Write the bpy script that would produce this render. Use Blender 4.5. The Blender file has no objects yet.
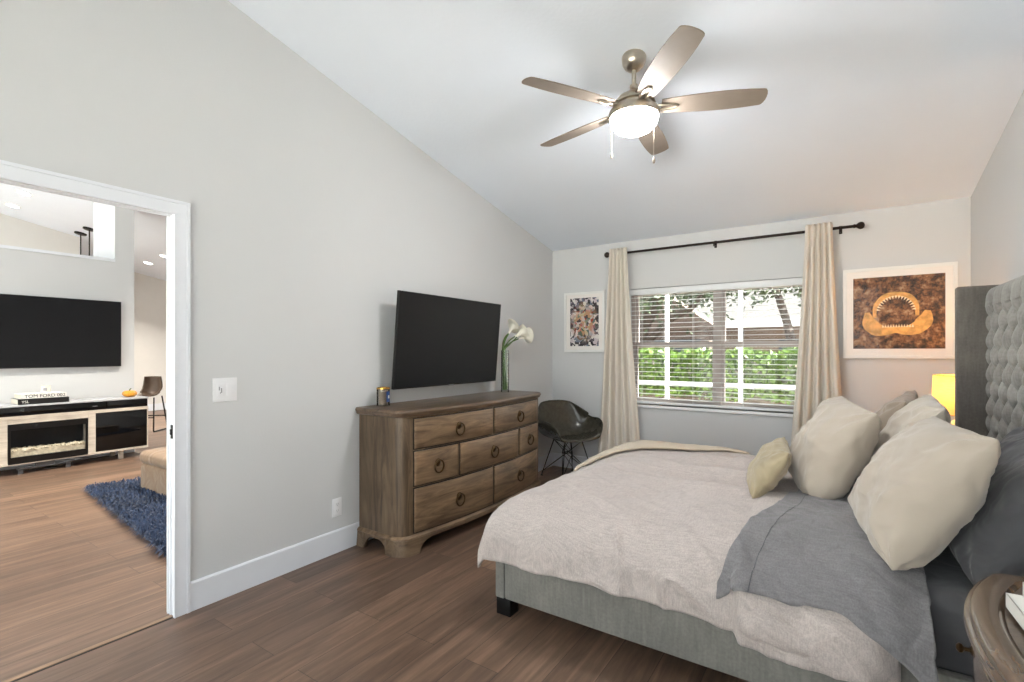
import bpy, bmesh, math, random
from mathutils import Vector, Matrix, noise
PI = math.pi
SC = bpy.context.scene
COL = SC.collection
random.seed(7)

# ------------------------------------------------------------------ camera, sky, exposure
cam_d = bpy.data.cameras.new('camera'); cam = bpy.data.objects.new('camera', cam_d); COL.objects.link(cam)
cam.location = (2.80, 0.0, 1.35)
cam.rotation_euler = (PI/2, 0, math.radians(33.58))
cam_d.sensor_width = 36; cam_d.lens = 36*487.67/1024; cam_d.shift_y = 10.475/1024
cam_d.clip_start = 0.05; cam_d.clip_end = 200
SC.camera = cam
SC.view_settings.view_transform = 'Standard'; SC.view_settings.look = 'None'
SC.view_settings.gamma = 1.0; SC.view_settings.use_curve_mapping = False
SC.view_settings.exposure = 0.33
SKY = 2.9
w = bpy.data.worlds.new('sky'); SC.world = w; w.use_nodes = True
nt = w.node_tree; nt.nodes.clear()
wo = nt.nodes.new('ShaderNodeOutputWorld'); bg = nt.nodes.new('ShaderNodeBackground')
tc = nt.nodes.new('ShaderNodeTexCoord'); sp = nt.nodes.new('ShaderNodeSeparateXYZ'); rp = nt.nodes.new('ShaderNodeValToRGB')
nt.links.new(tc.outputs['Generated'], sp.inputs[0]); nt.links.new(sp.outputs[2], rp.inputs[0])
rp.color_ramp.elements[0].position = 0.0; rp.color_ramp.elements[0].color = (0.97, 0.98, 1, 1)
rp.color_ramp.elements[1].position = 0.7; rp.color_ramp.elements[1].color = (0.84, 0.91, 1, 1)
nt.links.new(rp.outputs[0], bg.inputs[0]); bg.inputs[1].default_value = SKY
nt.links.new(bg.outputs[0], wo.inputs[0])

def lamp(name, kind, loc, power, color, size=0.05):
    d = bpy.data.lights.new(name, kind); d.energy = power; d.color = color
    if kind in ('POINT', 'SPOT'): d.shadow_soft_size = size
    o = bpy.data.objects.new(name, d); COL.objects.link(o); o.location = loc
    return o
sun_d = bpy.data.lights.new('sun', 'SUN'); sun_d.energy = 38.0; sun_d.color = (1.0, 0.98, 0.95); sun_d.angle = 0.02
sun = bpy.data.objects.new('sun', sun_d); COL.objects.link(sun)
sun.rotation_euler = Vector((-0.66, -0.14, -0.74)).to_track_quat('-Z', 'Y').to_euler()
def portal(name, loc, rot, sx, sy):
    d = bpy.data.lights.new(name, 'AREA'); d.shape = 'RECTANGLE'; d.size = sx; d.size_y = sy
    d.cycles.is_portal = True
    o = bpy.data.objects.new(name, d); COL.objects.link(o); o.location = loc; o.rotation_euler = rot
portal('window_portal', (1.83, 5.30, 1.40), (-PI/2, 0, 0), 1.9, 1.3)
portal('added_door_portal', (1.85, -1.26, 1.3), (PI/2, 0, 0), 3.4, 2.7)
portal('added_window_portal', (-7.4, 6.75, 1.35), (-PI/2, 0, 0), 4.8, 2.3)
portal('added_living_door_portal', (-4.9, -2.66, 2.15), (PI/2, 0, 0), 9.4, 4.3)

# ------------------------------------------------------------------ materials
def lin(c):
    c = c/255.0
    return c/12.92 if c <= 0.04045 else ((c+0.055)/1.055)**2.4
def rgb(r, g, b): return (lin(r), lin(g), lin(b), 1)
MATS = {}
class NT:
    def __init__(s, name):
        s.m = bpy.data.materials.new(name); s.m.use_nodes = True
        s.t = s.m.node_tree; s.t.nodes.clear()
        s.out = s.t.nodes.new('ShaderNodeOutputMaterial')
        s.b = s.t.nodes.new('ShaderNodeBsdfPrincipled'); s.t.links.new(s.b.outputs[0], s.out.inputs[0])
    def n(s, t, **kw):
        x = s.t.nodes.new(t)
        for k, v in kw.items():
            if k.startswith('_'): setattr(x, k[1:], v)
            else: x.inputs[k.replace('_', ' ')].default_value = v
        return x
    def l(s, a, b): s.t.links.new(a, b)
    def coord(s, scale=(1, 1, 1), rot=(0, 0, 0), kind='Object', loc=(0, 0, 0)):
        t = s.n('ShaderNodeTexCoord'); m = s.n('ShaderNodeMapping')
        m.inputs['Scale'].default_value = scale; m.inputs['Rotation'].default_value = rot; m.inputs['Location'].default_value = loc
        s.l(t.outputs[kind], m.inputs[0]); return m.outputs[0]
    def ramp(s, fac, stops, interp='LINEAR'):
        r = s.n('ShaderNodeValToRGB'); e = r.color_ramp.elements
        while len(e) < len(stops): e.new(0.5)
        for i, (p, c) in enumerate(stops): e[i].position = p; e[i].color = c
        r.color_ramp.interpolation = interp
        s.l(fac, r.inputs[0]); return r.outputs[0]
    def mix(s, fac, a, b, blend='MIX'):
        x = s.n('ShaderNodeMix', _data_type='RGBA', _blend_type=blend)
        for i, v in ((0, fac), (6, a), (7, b)):
            if hasattr(v, 'links'): s.l(v, x.inputs[i])
            else: x.inputs[i].default_value = v
        return x.outputs[2]
    def bump(s, h, strength=0.3, dist=0.01, prev=None):
        b = s.n('ShaderNodeBump', Strength=strength, Distance=dist)
        s.l(h, b.inputs['Height'])
        if prev: s.l(prev, b.inputs['Normal'])
        s.l(b.outputs[0], s.b.inputs['Normal']); return b.outputs[0]
    def base(s, v):
        if hasattr(v, 'links'): s.l(v, s.b.inputs['Base Color'])
        else: s.b.inputs['Base Color'].default_value = v
def plain(name, col, rough=0.5, metal=0.0, vary=0.05, scale=8.0, bump=0.0, bscale=60.0, spec=0.5, coat=0.0):
    t = NT(name)
    nz = t.n('ShaderNodeTexNoise', Scale=scale, Detail=4.0)
    t.l(t.coord(), nz.inputs['Vector'])
    a = tuple(c*(1-vary) for c in col[:3])+(1,); b = tuple(min(1, c*(1+vary)) for c in col[:3])+(1,)
    t.base(t.ramp(nz.outputs[0], [(0.3, a), (0.7, b)]))
    t.b.inputs['Roughness'].default_value = rough; t.b.inputs['Metallic'].default_value = metal
    t.b.inputs['Specular IOR Level'].default_value = spec; t.b.inputs['Coat Weight'].default_value = coat
    if bump:
        n2 = t.n('ShaderNodeTexNoise', Scale=bscale, Detail=3.0); t.l(t.coord(), n2.inputs['Vector'])
        t.bump(n2.outputs[0], bump, 0.01)
    MATS[name] = t.m; return t.m
def fabric(name, col, weave=420.0, wb=0.25, crease=0.0, cscale=6.0, vary=0.08, rough=0.9, sheen=0.25, streak=None):
    t = NT(name)
    c = t.coord()
    n1 = t.n('ShaderNodeTexNoise', Scale=3.0, Detail=5.0); t.l(c, n1.inputs['Vector'])
    a = tuple(x*(1-vary) for x in col[:3])+(1,); b = tuple(min(1, x*(1+vary)) for x in col[:3])+(1,)
    base = t.ramp(n1.outputs[0], [(0.3, a), (0.7, b)])
    prev = None
    if streak:
        # linen slubs: thin darker and lighter threads both ways
        f = []
        for sc in ((streak, streak*0.1, streak), (streak*0.1, streak, streak*0.1), (streak, streak, streak*0.1)):
            nn = t.n('ShaderNodeTexNoise', Scale=1.0, Detail=2.0); t.l(t.coord(sc), nn.inputs['Vector'])
            f.append(nn.outputs[0])
        m0 = t.n('ShaderNodeMath', _operation='ADD'); t.l(f[0], m0.inputs[0]); t.l(f[1], m0.inputs[1])
        m = t.n('ShaderNodeMath', _operation='ADD'); t.l(m0.outputs[0], m.inputs[0]); t.l(f[2], m.inputs[1])
        dv = t.n('ShaderNodeMath', _operation='DIVIDE'); t.l(m.outputs[0], dv.inputs[0]); dv.inputs[1].default_value = 3.0
        base = t.mix(1.0, base, t.ramp(dv.outputs[0], [(0.38, (0.80, 0.80, 0.80, 1)), (0.62, (1.14, 1.14, 1.14, 1))]), 'MULTIPLY')
        prev = t.bump(dv.outputs[0], 0.15, 0.003)
    t.base(base)
    if crease:
        n2 = t.n('ShaderNodeTexNoise', Scale=cscale, Detail=2.0, Distortion=0.8); t.l(c, n2.inputs['Vector'])
        prev = t.bump(n2.outputs[0], crease, 0.05, prev)
    n3 = t.n('ShaderNodeTexNoise', Scale=weave, Detail=2.0); t.l(c, n3.inputs['Vector'])
    t.bump(n3.outputs[0], wb, 0.002, prev)
    t.b.inputs['Roughness'].default_value = rough
    t.b.inputs['Sheen Weight'].default_value = sheen; t.b.inputs['Specular IOR Level'].default_value = 0.2
    MATS[name] = t.m; return t.m
def wood(name, dark, light, scale=(2, 18, 18), rough=0.45, bump=0.15, dist=1.5, coat=0.0):
    t = NT(name)
    n1 = t.n('ShaderNodeTexNoise', Scale=1.0, Detail=8.0, Roughness=0.65, Distortion=dist); t.l(t.coord(scale), n1.inputs['Vector'])
    n2 = t.n('ShaderNodeTexNoise', Scale=3.0, Detail=3.0); t.l(t.coord(), n2.inputs['Vector'])
    c1 = t.ramp(n1.outputs[0], [(0.3, dark), (0.68, light)])
    c2 = t.ramp(n2.outputs[0], [(0.3, (0.72, 0.72, 0.72, 1)), (0.7, (1.15, 1.15, 1.15, 1))])
    t.base(t.mix(1.0, c1, c2, 'MULTIPLY'))
    t.bump(n1.outputs[0], bump, 0.004)
    t.b.inputs['Roughness'].default_value = rough; t.b.inputs['Coat Weight'].default_value = coat; t.b.inputs['Coat Roughness'].default_value = 0.12
    MATS[name] = t.m; return t.m
def emit(name, col, strength):
    t = NT(name)
    nz = t.n('ShaderNodeTexNoise', Scale=5.0); t.l(t.coord(), nz.inputs['Vector'])
    b = tuple(c*0.97 for c in col[:3])+(1,)
    t.l(t.ramp(nz.outputs[0], [(0.3, b), (0.7, col)]), t.b.inputs['Emission Color'])
    t.base(col)
    t.b.inputs['Emission Strength'].default_value = strength
    MATS[name] = t.m; return t.m
def glassy(name, tint=(1, 1, 1, 1), rough=0.02, amount=1.0):
    # clear sheet glass: passes light straight, mirrors a little at grazing angles
    t = NT(name)
    tr = t.n('ShaderNodeBsdfTransparent'); tr.inputs[0].default_value = tint
    gl = t.n('ShaderNodeBsdfGlossy', Roughness=rough)
    fr = t.n('ShaderNodeFresnel', IOR=1.35); mx = t.n('ShaderNodeMixShader')
    mu = t.n('ShaderNodeMath', _operation='MULTIPLY'); t.l(fr.outputs[0], mu.inputs[0]); mu.inputs[1].default_value = amount
    t.l(mu.outputs[0], mx.inputs[0]); t.l(tr.outputs[0], mx.inputs[1]); t.l(gl.outputs[0], mx.inputs[2])
    t.l(mx.outputs[0], t.out.inputs[0]); MATS[name] = t.m; return t.m

WALL = plain('painted_wall', rgb(211, 212, 213), 0.75, vary=0.012, scale=1.5, bump=0.05, bscale=90)
WALL_W = plain('white_wall', rgb(226, 224, 220), 0.7, vary=0.01, bump=0.04, bscale=90)
CEIL = plain('ceiling_paint', rgb(234, 241, 252), 0.85, vary=0.01, scale=2, bump=0.12, bscale=45)
TRIM = plain('white_trim', rgb(232, 235, 241), 0.35, vary=0.01)
WHITE = plain('white_paint', rgb(236, 236, 234), 0.4, vary=0.01)
DRAP = plain('window_white', rgb(232, 234, 236), 0.35, vary=0.01)
BLACK = plain('black_metal', rgb(22, 21, 21), 0.4, 0.6, vary=0.1)
BRONZE = plain('dark_bronze', rgb(46, 38, 34), 0.4, 0.8, vary=0.15)
SCREEN = plain('screen', rgb(25, 26, 28), 0.4, vary=0.03, spec=0.18)
BEZEL = plain('bezel', rgb(16, 16, 17), 0.3, vary=0.05)
NICKEL = plain('brushed_nickel', rgb(190, 180, 165), 0.28, 1.0, vary=0.06, scale=40)
BLADE = plain('fan_blade', rgb(142, 130, 119), 0.55, 0.0, vary=0.04, scale=20, spec=0.3)
BRASS = plain('aged_brass', rgb(86, 68, 48), 0.42, 1.0, vary=0.18, scale=60)
GOLD = plain('gold', rgb(205, 160, 80), 0.25, 1.0, vary=0.05)
PLASTIC = plain('white_plastic', rgb(238, 238, 240), 0.3, vary=0.01)
SASH = plain('sash_taupe', rgb(166, 156, 150), 0.4, vary=0.02)
GREYP = plain('grey_plastic', rgb(150, 150, 152), 0.4, vary=0.02)
DRESS = wood('dresser_wood', rgb(70, 54, 40), rgb(134, 112, 88), (14, 1.6, 14), 0.42)
DRESS_V = wood('dresser_wood_upright', rgb(66, 51, 38), rgb(124, 104, 82), (14, 14, 1.6), 0.42)
DRESS_D = wood('dresser_wood_dark', rgb(64, 50, 39), rgb(122, 100, 80), (14, 2, 14), 0.34, coat=0.3)
DRESS_L = wood('dresser_drawer_wood', rgb(82, 63, 46), rgb(148, 122, 94), (12, 1.8, 16), 0.42)
NS = wood('nightstand_wood', rgb(58, 47, 38), rgb(98, 80, 64), (8, 34, 14), 0.3, 0.05, coat=0.4)
NS_RIM = wood('nightstand_rim_wood', rgb(70, 56, 45), rgb(112, 90, 70), (30, 9, 14), 0.2, 0.03, coat=0.8)
LINEN = fabric('bed_linen_upholstery', rgb(124, 122, 116), 300, 0.3, streak=80)
LINEN_D = fabric('wing_upholstery', rgb(112, 107, 101), 300, 0.3, streak=80)
TUFT = fabric('tufted_upholstery', rgb(150, 148, 143), 300, 0.3, streak=80)
DUVET = fabric('duvet_linen', rgb(184, 174, 169), 380, 0.2, 0.5, 5.0, vary=0.03, streak=220)
DUVET_IN = fabric('duvet_underside', rgb(194, 180, 160), 380, 0.2, 0.3, 5.0, vary=0.03)
SHEET = fabric('grey_sheet', rgb(124, 122, 124), 380, 0.2, 0.55, 7.0, vary=0.06, streak=220)
FITTED = fabric('fitted_sheet', rgb(84, 84, 87), 380, 0.2, 0.3, 7.0)
DKPIL = fabric('dark_grey_case', rgb(84, 84, 87), 380, 0.2, 0.5, 7.0)
CREAM = fabric('cream_case', rgb(182, 171, 157), 400, 0.15, 0.5, 5.0, vary=0.03, sheen=0.4)
CREAM2 = fabric('cream_case_pale', rgb(196, 186, 172), 400, 0.15, 0.5, 5.0, vary=0.03, sheen=0.4)
TAN = fabric('tan_case', rgb(166, 153, 126), 320, 0.3, 0.3, 8.0, vary=0.05)
TAUPE = fabric('taupe_case', rgb(170, 156, 140), 320, 0.3, 0.4, 6.0, vary=0.06)
CURT = fabric('curtain_linen', rgb(226, 218, 206), 320, 0.3, 0.12, 9.0, vary=0.03, sheen=0.1)
OTTO = fabric('brown_ottoman_leather', rgb(124, 101, 78), 120, 0.3, 0.3, 6.0, vary=0.12, rough=0.6)
RUG = fabric('blue_shag', rgb(44, 58, 84), 200, 0.3, vary=0.35)
SHELL = plain('dark_fibreglass', rgb(66, 63, 54), 0.22, vary=0.25, scale=25, spec=0.6)
SEATB = plain('brown_leather', rgb(74, 56, 40), 0.5, vary=0.15)
GLASS = glassy('window_glass', (0.96, 0.98, 0.97, 1), amount=0.6)
PICGLASS = glassy('picture_glass', (1, 1, 1, 1), 0.03, 0.7)
VASEG = glassy('vase_glass', (0.93, 0.96, 0.93, 1), 0.01, 1.0)
JARG = glassy('smoked_jar_glass', (0.86, 0.84, 0.82, 1), 0.02, 1.0)
WATER = glassy('water', (0.9, 0.95, 0.85, 1), 0.01, 0.6)
STEMG = plain('stem_green', rgb(74, 104, 42), 0.45, vary=0.3, scale=12)
PETAL = plain('petal_white', rgb(240, 236, 222), 0.45, vary=0.03)
SPADIX = plain('spadix_yellow', rgb(226, 190, 70), 0.6, vary=0.1)
WAX = plain('candle_wax', rgb(168, 158, 148), 0.5, vary=0.05)
BLUELAB = plain('blue_label', rgb(38, 72, 128), 0.5, vary=0.1)
GLOBE = emit('frosted_globe', (0.99, 0.985, 0.97, 1), 104.0)
DOWNL = emit('downlight_lens', (1.0, 0.97, 0.93, 1), 12.0)
CERAM = plain('white_ceramic', rgb(236, 230, 218), 0.25, vary=0.02)
ORANGE = plain('pumpkin_orange', rgb(222, 150, 40), 0.4, vary=0.15)
CONS = wood('console_pale_wood', rgb(196, 184, 168), rgb(226, 216, 202), (6, 2, 20), 0.5, 0.05)
CONTOP = plain('console_top_grey', rgb(188, 190, 194), 0.25, vary=0.03)
BLKGL = plain('black_glass', rgb(12, 12, 13), 0.08, vary=0.05)
FIREIN = plain('fireplace_dark', rgb(34, 38, 42), 0.15, vary=0.15, scale=3)
EMBER = plain('pale_crystals', rgb(196, 186, 164), 0.5, vary=0.25, scale=30)
PAPER = plain('book_white', rgb(238, 236, 230), 0.5, vary=0.02)
PAGES = plain('book_pages', rgb(222, 214, 198), 0.8, vary=0.05, scale=200)
INK = plain('ink_black', rgb(20, 20, 20), 0.5, vary=0.05)
BOOKBLK = plain('book_black', rgb(22, 22, 23), 0.45, vary=0.05)
OUTWALL = plain('house_stucco', rgb(134, 114, 98), 0.9, vary=0.06, bump=0.2)
ROOF = plain('house_roof', rgb(70, 66, 62), 0.8, vary=0.06, scale=14, bump=0.3, bscale=30)
ROOFD = plain('house_gable', rgb(104, 88, 78), 0.9, vary=0.08)
OUTWHITE = plain('white_aluminium', rgb(240, 240, 238), 0.4, vary=0.01)
HOUSEWIN = plain('house_window_dark', rgb(70, 78, 84), 0.15, vary=0.1)
BARK = plain('bark', rgb(74, 61, 52), 0.9, vary=0.3, scale=14, bump=0.6, bscale=25)
LEAF = plain('hedge_leaf', rgb(74, 98, 24), 0.5, vary=0.45, scale=9)
LEAF2 = plain('tree_leaf', rgb(58, 70, 40), 0.55, vary=0.4, scale=5)
TWIG = plain('hedge_inside', rgb(84, 74, 64), 0.9, vary=0.3)
SOIL = plain('mulch', rgb(92, 80, 70), 0.95, vary=0.25, scale=10, bump=0.5)
LAWN = plain('lawn', rgb(110, 128, 74), 0.95, vary=0.25, scale=4, bump=0.5)
DECK_BOUNCE = plain('deck_bounce_concrete', rgb(214, 206, 196), 0.85, vary=0.06, scale=3)
PATIO_BOUNCE = plain('patio_bounce_concrete', rgb(205, 200, 190), 0.85, vary=0.06, scale=3)

def make_floor():
    t = NT('floor_planks')
    c = t.coord((1, 1, 1), (0, 0, PI/2))
    br = t.n('ShaderNodeTexBrick', Scale=1.0, Mortar_Size=0.0012, Mortar_Smooth=0.1, Bias=0.0, Brick_Width=1.22, Row_Height=0.18)
    br.offset = 0.37; br.offset_frequency = 2
    br.inputs['Color1'].default_value = (0, 0, 0, 1); br.inputs['Color2'].default_value = (1, 1, 1, 1); br.inputs['Mortar'].default_value = (0.5, 0.5, 0.5, 1)
    t.l(c, br.inputs['Vector'])
    # grain runs along the boards (world y) and shifts from board to board
    sep = t.n('ShaderNodeCombineXYZ'); t.l(br.outputs['Color'], sep.inputs[0]); t.l(br.outputs['Color'], sep.inputs[2])
    vs = t.n('ShaderNodeVectorMath', _operation='MULTIPLY'); t.l(t.coord((1, 1, 1)), vs.inputs[0]); vs.inputs[1].default_value = (15, 1.1, 15)
    ad = t.n('ShaderNodeVectorMath', _operation='MULTIPLY_ADD'); t.l(sep.outputs[0], ad.inputs[0]); ad.inputs[1].default_value = (9, 9, 9); t.l(vs.outputs[0], ad.inputs[2])
    n1 = t.n('ShaderNodeTexNoise', Scale=1.0, Detail=8.0, Roughness=0.62, Distortion=0.9); t.l(ad.outputs[0], n1.inputs['Vector'])
    n2 = t.n('ShaderNodeTexNoise', Scale=4.0, Detail=6.0, Roughness=0.7); t.l(ad.outputs[0], n2.inputs['Vector'])
    g = t.ramp(n1.outputs[0], [(0.3, rgb(86, 67, 55)), (0.52, rgb(110, 88, 73)), (0.75, rgb(138, 112, 94))])
    g2 = t.ramp(n2.outputs[0], [(0.35, (0.82, 0.82, 0.82, 1)), (0.65, (1.1, 1.1, 1.1, 1))])
    tone = t.ramp(br.outputs['Color'], [(0.0, (0.86, 0.86, 0.87, 1)), (1.0, (1.28, 1.26, 1.23, 1))])
    col = t.mix(1.0, t.mix(1.0, g, g2, 'MULTIPLY'), tone, 'MULTIPLY')
    col = t.mix(br.outputs['Fac'], col, rgb(46, 36, 30))
    t.base(col)
    t.b.inputs['Roughness'].default_value = 0.38
    p = t.bump(n1.outputs[0], 0.12, 0.003)
    inv = t.n('ShaderNodeMath', _operation='SUBTRACT'); inv.inputs[0].default_value = 1.0; t.l(br.outputs['Fac'], inv.inputs[1])
    t.bump(inv.outputs[0], 0.4, 0.002, p)
    return t.m
FLOOR = make_floor()
def make_shade():
    t = NT('lamp_shade_fabric')
    n1 = t.n('ShaderNodeTexNoise', Scale=1.0, Detail=3.0); t.l(t.coord((30, 30, 200)), n1.inputs['Vector'])
    col = t.ramp(n1.outputs[0], [(0.3, rgb(218, 186, 122)), (0.7, rgb(232, 202, 140))])
    d = t.n('ShaderNodeBsdfDiffuse'); tl = t.n('ShaderNodeBsdfTranslucent'); mx = t.n('ShaderNodeMixShader'); mx.inputs[0].default_value = 0.22
    t.l(col, d.inputs[0]); t.l(col, tl.inputs[0]); t.l(d.outputs[0], mx.inputs[1]); t.l(tl.outputs[0], mx.inputs[2])
    t.l(mx.outputs[0], t.out.inputs[0]); return t.m
SHADE = make_shade()
def make_rockprint():
    t = NT('beach_stone_print')
    v = t.n('ShaderNodeTexVoronoi', Scale=34.0); c = t.coord(); 
    n0 = t.n('ShaderNodeTexNoise', Scale=15.0, Detail=8.0, Roughness=0.75); t.l(c, n0.inputs['Vector'])
    wv = t.n('ShaderNodeVectorMath', _operation='MULTIPLY_ADD'); t.l(n0.outputs[1], wv.inputs[0]); wv.inputs[1].default_value = (0.12, 0.12, 0.12); t.l(c, wv.inputs[2])
    t.l(wv.outputs[0], v.inputs['Vector'])
    a = t.ramp(n0.outputs[0], [(0.36, rgb(26, 22, 24)), (0.46, rgb(84, 58, 44)), (0.54, rgb(160, 108, 66)), (0.64, rgb(214, 178, 140))])
    b = t.ramp(v.outputs['Distance'], [(0.0, rgb(205, 180, 160)), (0.12, rgb(120, 90, 70)), (0.5, rgb(28, 24, 28))])
    t.base(t.mix(0.36, a, b)); t.b.inputs['Roughness'].default_value = 0.6; return t.m
ROCKP = make_rockprint()
JAWP = plain('jaw_print', rgb(214, 164, 96), 0.6, vary=0.34, scale=24)
JAWD = plain('jaw_hollow_print', rgb(128, 92, 66), 0.6, vary=0.45, scale=30)
TOOTHP = plain('tooth_print', rgb(240, 222, 186), 0.6, vary=0.08)
def make_collage():
    t = NT('collage_print')
    c = t.coord((1, 1, 1))
    n0 = t.n('ShaderNodeTexNoise', Scale=9.0, Detail=3.0); t.l(c, n0.inputs['Vector'])
    wv = t.n('ShaderNodeVectorMath', _operation='MULTIPLY_ADD'); t.l(n0.outputs[1], wv.inputs[0]); wv.inputs[1].default_value = (0.16, 0.16, 0.16); t.l(c, wv.inputs[2])
    v = t.n('ShaderNodeTexVoronoi', Scale=30.0); t.l(wv.outputs[0], v.inputs['Vector'])
    s2 = t.n('ShaderNodeSeparateColor'); t.l(v.outputs['Color'], s2.inputs[0])
    a = t.ramp(s2.outputs[0], [(0.0, rgb(40, 36, 44)), (0.22, rgb(206, 196, 200)), (0.4, rgb(92, 84, 96)), (0.52, rgb(228, 224, 220)), (0.68, rgb(70, 62, 66)), (0.86, rgb(110, 122, 140))], 'CONSTANT')
    b = t.ramp(s2.outputs[1], [(0.0, rgb(184, 82, 56)), (0.16, rgb(214, 164, 122)), (0.36, rgb(200, 182, 132)), (0.5, rgb(92, 112, 84)), (0.6, rgb(224, 212, 206)), (0.85, rgb(84, 70, 66))], 'CONSTANT')
    g = t.n('ShaderNodeTexGradient', _gradient_type='SPHERICAL'); t.l(t.coord((4.6, 1, 3.6), loc=(0, 0, -0.34*3.6)), g.inputs[0])
    f = t.ramp(g.outputs[0], [(0.12, (0, 0, 0, 1)), (0.55, (0.8, 0.8, 0.8, 1))])
    t.base(t.mix(f, a, b)); t.b.inputs['Roughness'].default_value = 0.6; return t.m
COLLP = make_collage()
MATBD = plain('mat_board', rgb(240, 236, 232), 0.8, vary=0.01)

# ------------------------------------------------------------------ mesh helpers
class MB:
    def __init__(s): s.bm = bmesh.new()
    def face(s, vs):
        try: return s.bm.faces.new(vs)
        except ValueError: return None
    def box(s, a, b, bev=0.0, M=None, seg=2):
        x0, y0, z0 = a; x1, y1, z1 = b
        g = bmesh.ops.create_cube(s.bm, size=1.0)
        for v in g['verts']:
            v.co = Vector(((x0+x1)/2+v.co.x*(x1-x0), (y0+y1)/2+v.co.y*(y1-y0), (z0+z1)/2+v.co.z*(z1-z0)))
        vs = g['verts']
        if bev > 0:
            es = list({e for v in vs for e in v.link_edges})
            r = bmesh.ops.bevel(s.bm, geom=es, offset=bev, segments=seg, affect='EDGES', profile=0.5)
            vs = list({v for f in r['faces'] for v in f.verts} | {v for v in vs if v.is_valid})
        if M:
            for v in vs: v.co = M @ v.co
        return s
    def rings(s, rings, cap=True, closed=True):
        R = [[s.bm.verts.new(p) for p in r] for r in rings]
        n = len(R[0])
        for i in range(len(R)-1):
            for j in range(n if closed else n-1):
                k = (j+1) % n
                s.face((R[i][j], R[i][k], R[i+1][k], R[i+1][j]))
        if cap:
            s.face(list(reversed(R[0]))); s.face(R[-1])
        return s
    def tube(s, pts, r, seg=10, closed=False):
        pts = [Vector(p) for p in pts]; rs = r if isinstance(r, (list, tuple)) else [r]*len(pts)
        rings = []; n = len(pts); nrm = None
        for i, p in enumerate(pts):
            if closed: d = pts[(i+1) % n]-pts[i-1]
            else: d = pts[min(i+1, n-1)]-pts[max(i-1, 0)]
            d.normalize()
            if nrm is None:
                nrm = d.orthogonal().normalized()
            nrm = (nrm-d*nrm.dot(d))
            if nrm.length < 1e-6: nrm = d.orthogonal()
            nrm.normalize()
            b = d.cross(nrm)
            rings.append([p+(nrm*math.cos(2*PI*k/seg)+b*math.sin(2*PI*k/seg))*rs[i] for k in range(seg)])
        if closed: rings.append(rings[0]); 
        if closed:
            R = [[s.bm.verts.new(q) for q in rr] for rr in rings[:-1]]
            for i in range(n):
                for j in range(seg):
                    k = (j+1) % seg; i2 = (i+1) % n
                    s.face((R[i][j], R[i][k], R[i2][k], R[i2][j]))
            return s
        return s.rings(rings)
    def lathe(s, prof, c=(0, 0, 0), seg=32, M=None, cap=True):
        c = Vector(c); rings = []
        for r, z in prof:
            ring = [Vector((r*math.cos(2*PI*k/seg), r*math.sin(2*PI*k/seg), z)) for k in range(seg)]
            rings.append([(M @ p if M else p)+c for p in ring])
        return s.rings(rings, cap)
    def prism(s, poly, z0, z1, axis='z', M=None):
        def P(a, b, h):
            p = {'z': Vector((a, b, h)), 'x': Vector((h, a, b)), 'y': Vector((a, h, b))}[axis]
            return M @ p if M else p
        return s.rings([[P(a, b, z0) for a, b in poly], [P(a, b, z1) for a, b in poly]])
    def grid(s, f, nu, nv, closed_v=False):
        V = [[s.bm.verts.new(f(i/nu, j/nv)) for j in range(nv+1)] for i in range(nu+1)]
        for i in range(nu):
            for j in range(nv):
                s.face((V[i][j], V[i+1][j], V[i+1][j+1], V[i][j+1]))
        return V
    def quad(s, a, b, c, d):
        s.face([s.bm.verts.new(p) for p in (a, b, c, d)]); return s
    def poly(s, pts):
        s.face([s.bm.verts.new(p) for p in pts]); return s

def root_loc(o):
    while o.parent: o = o.parent
    return o.location
def add(name, mb, m, parent=None, loc=None, local=False, smooth=True, solid=None, subd=0, bev=None, fix=True):
    """one mesh object; coordinates in mb are world unless local=True"""
    me = bpy.data.meshes.new(name)
    bm = mb.bm
    if fix: bmesh.ops.recalc_face_normals(bm, faces=bm.faces)
    off = root_loc(parent) if parent else Vector(loc or (0, 0, 0))
    if not local and off.length > 0:
        bmesh.ops.translate(bm, verts=bm.verts, vec=-off)
    if smooth:
        for f in bm.faces: f.smooth = True
    bm.to_mesh(me); bm.free()
    o = bpy.data.objects.new(name, me); COL.objects.link(o)
    for mm in (m if isinstance(m, (list, tuple)) else [m]): me.materials.append(mm)
    if parent: o.parent = parent
    elif loc: o.location = loc
    if bev:
        b = o.modifiers.new('bevel', 'BEVEL'); b.width = bev; b.segments = 2; b.limit_method = 'ANGLE'; b.angle_limit = 0.6
    if solid:
        q = o.modifiers.new('solid', 'SOLIDIFY'); q.thickness = solid; q.offset = -1
    if subd:
        q = o.modifiers.new('sub', 'SUBSURF'); q.levels = subd; q.render_levels = subd
    if smooth:
        try: me.set_sharp_from_angle(angle=math.radians(38))
        except Exception: pass
    return o
def tag(o, label=None, cat=None, group=None, kind=None):
    if label: o['label'] = label
    if cat: o['category'] = cat
    if group: o['group'] = group
    if kind: o['kind'] = kind
    return o
def thing(name, loc, label, cat, group=None, rz=0):
    o = bpy.data.objects.new(name, None); COL.objects.link(o); o.empty_display_size = 0.1
    o.location = loc; o.rotation_euler = (0, 0, rz)
    return tag(o, label, cat, group)
def struct(name, mb, m, parent=None, smooth=False, bev=None):
    o = add(name, mb, m, parent, smooth=smooth, bev=bev)
    if not parent: o['kind'] = 'structure'
    return o
def copy_tree(o, parent=None):
    c = o.copy(); COL.objects.link(c)
    if parent: c.parent = parent
    for ch in list(o.children): copy_tree(ch, c)
    return c
def sm(a, b, x):
    t = max(0.0, min(1.0, (x-a)/(b-a))); return t*t*(3-2*t)
def nz(x, y=0.0, z=0.0): return noise.noise(Vector((x, y, z)))
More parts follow.
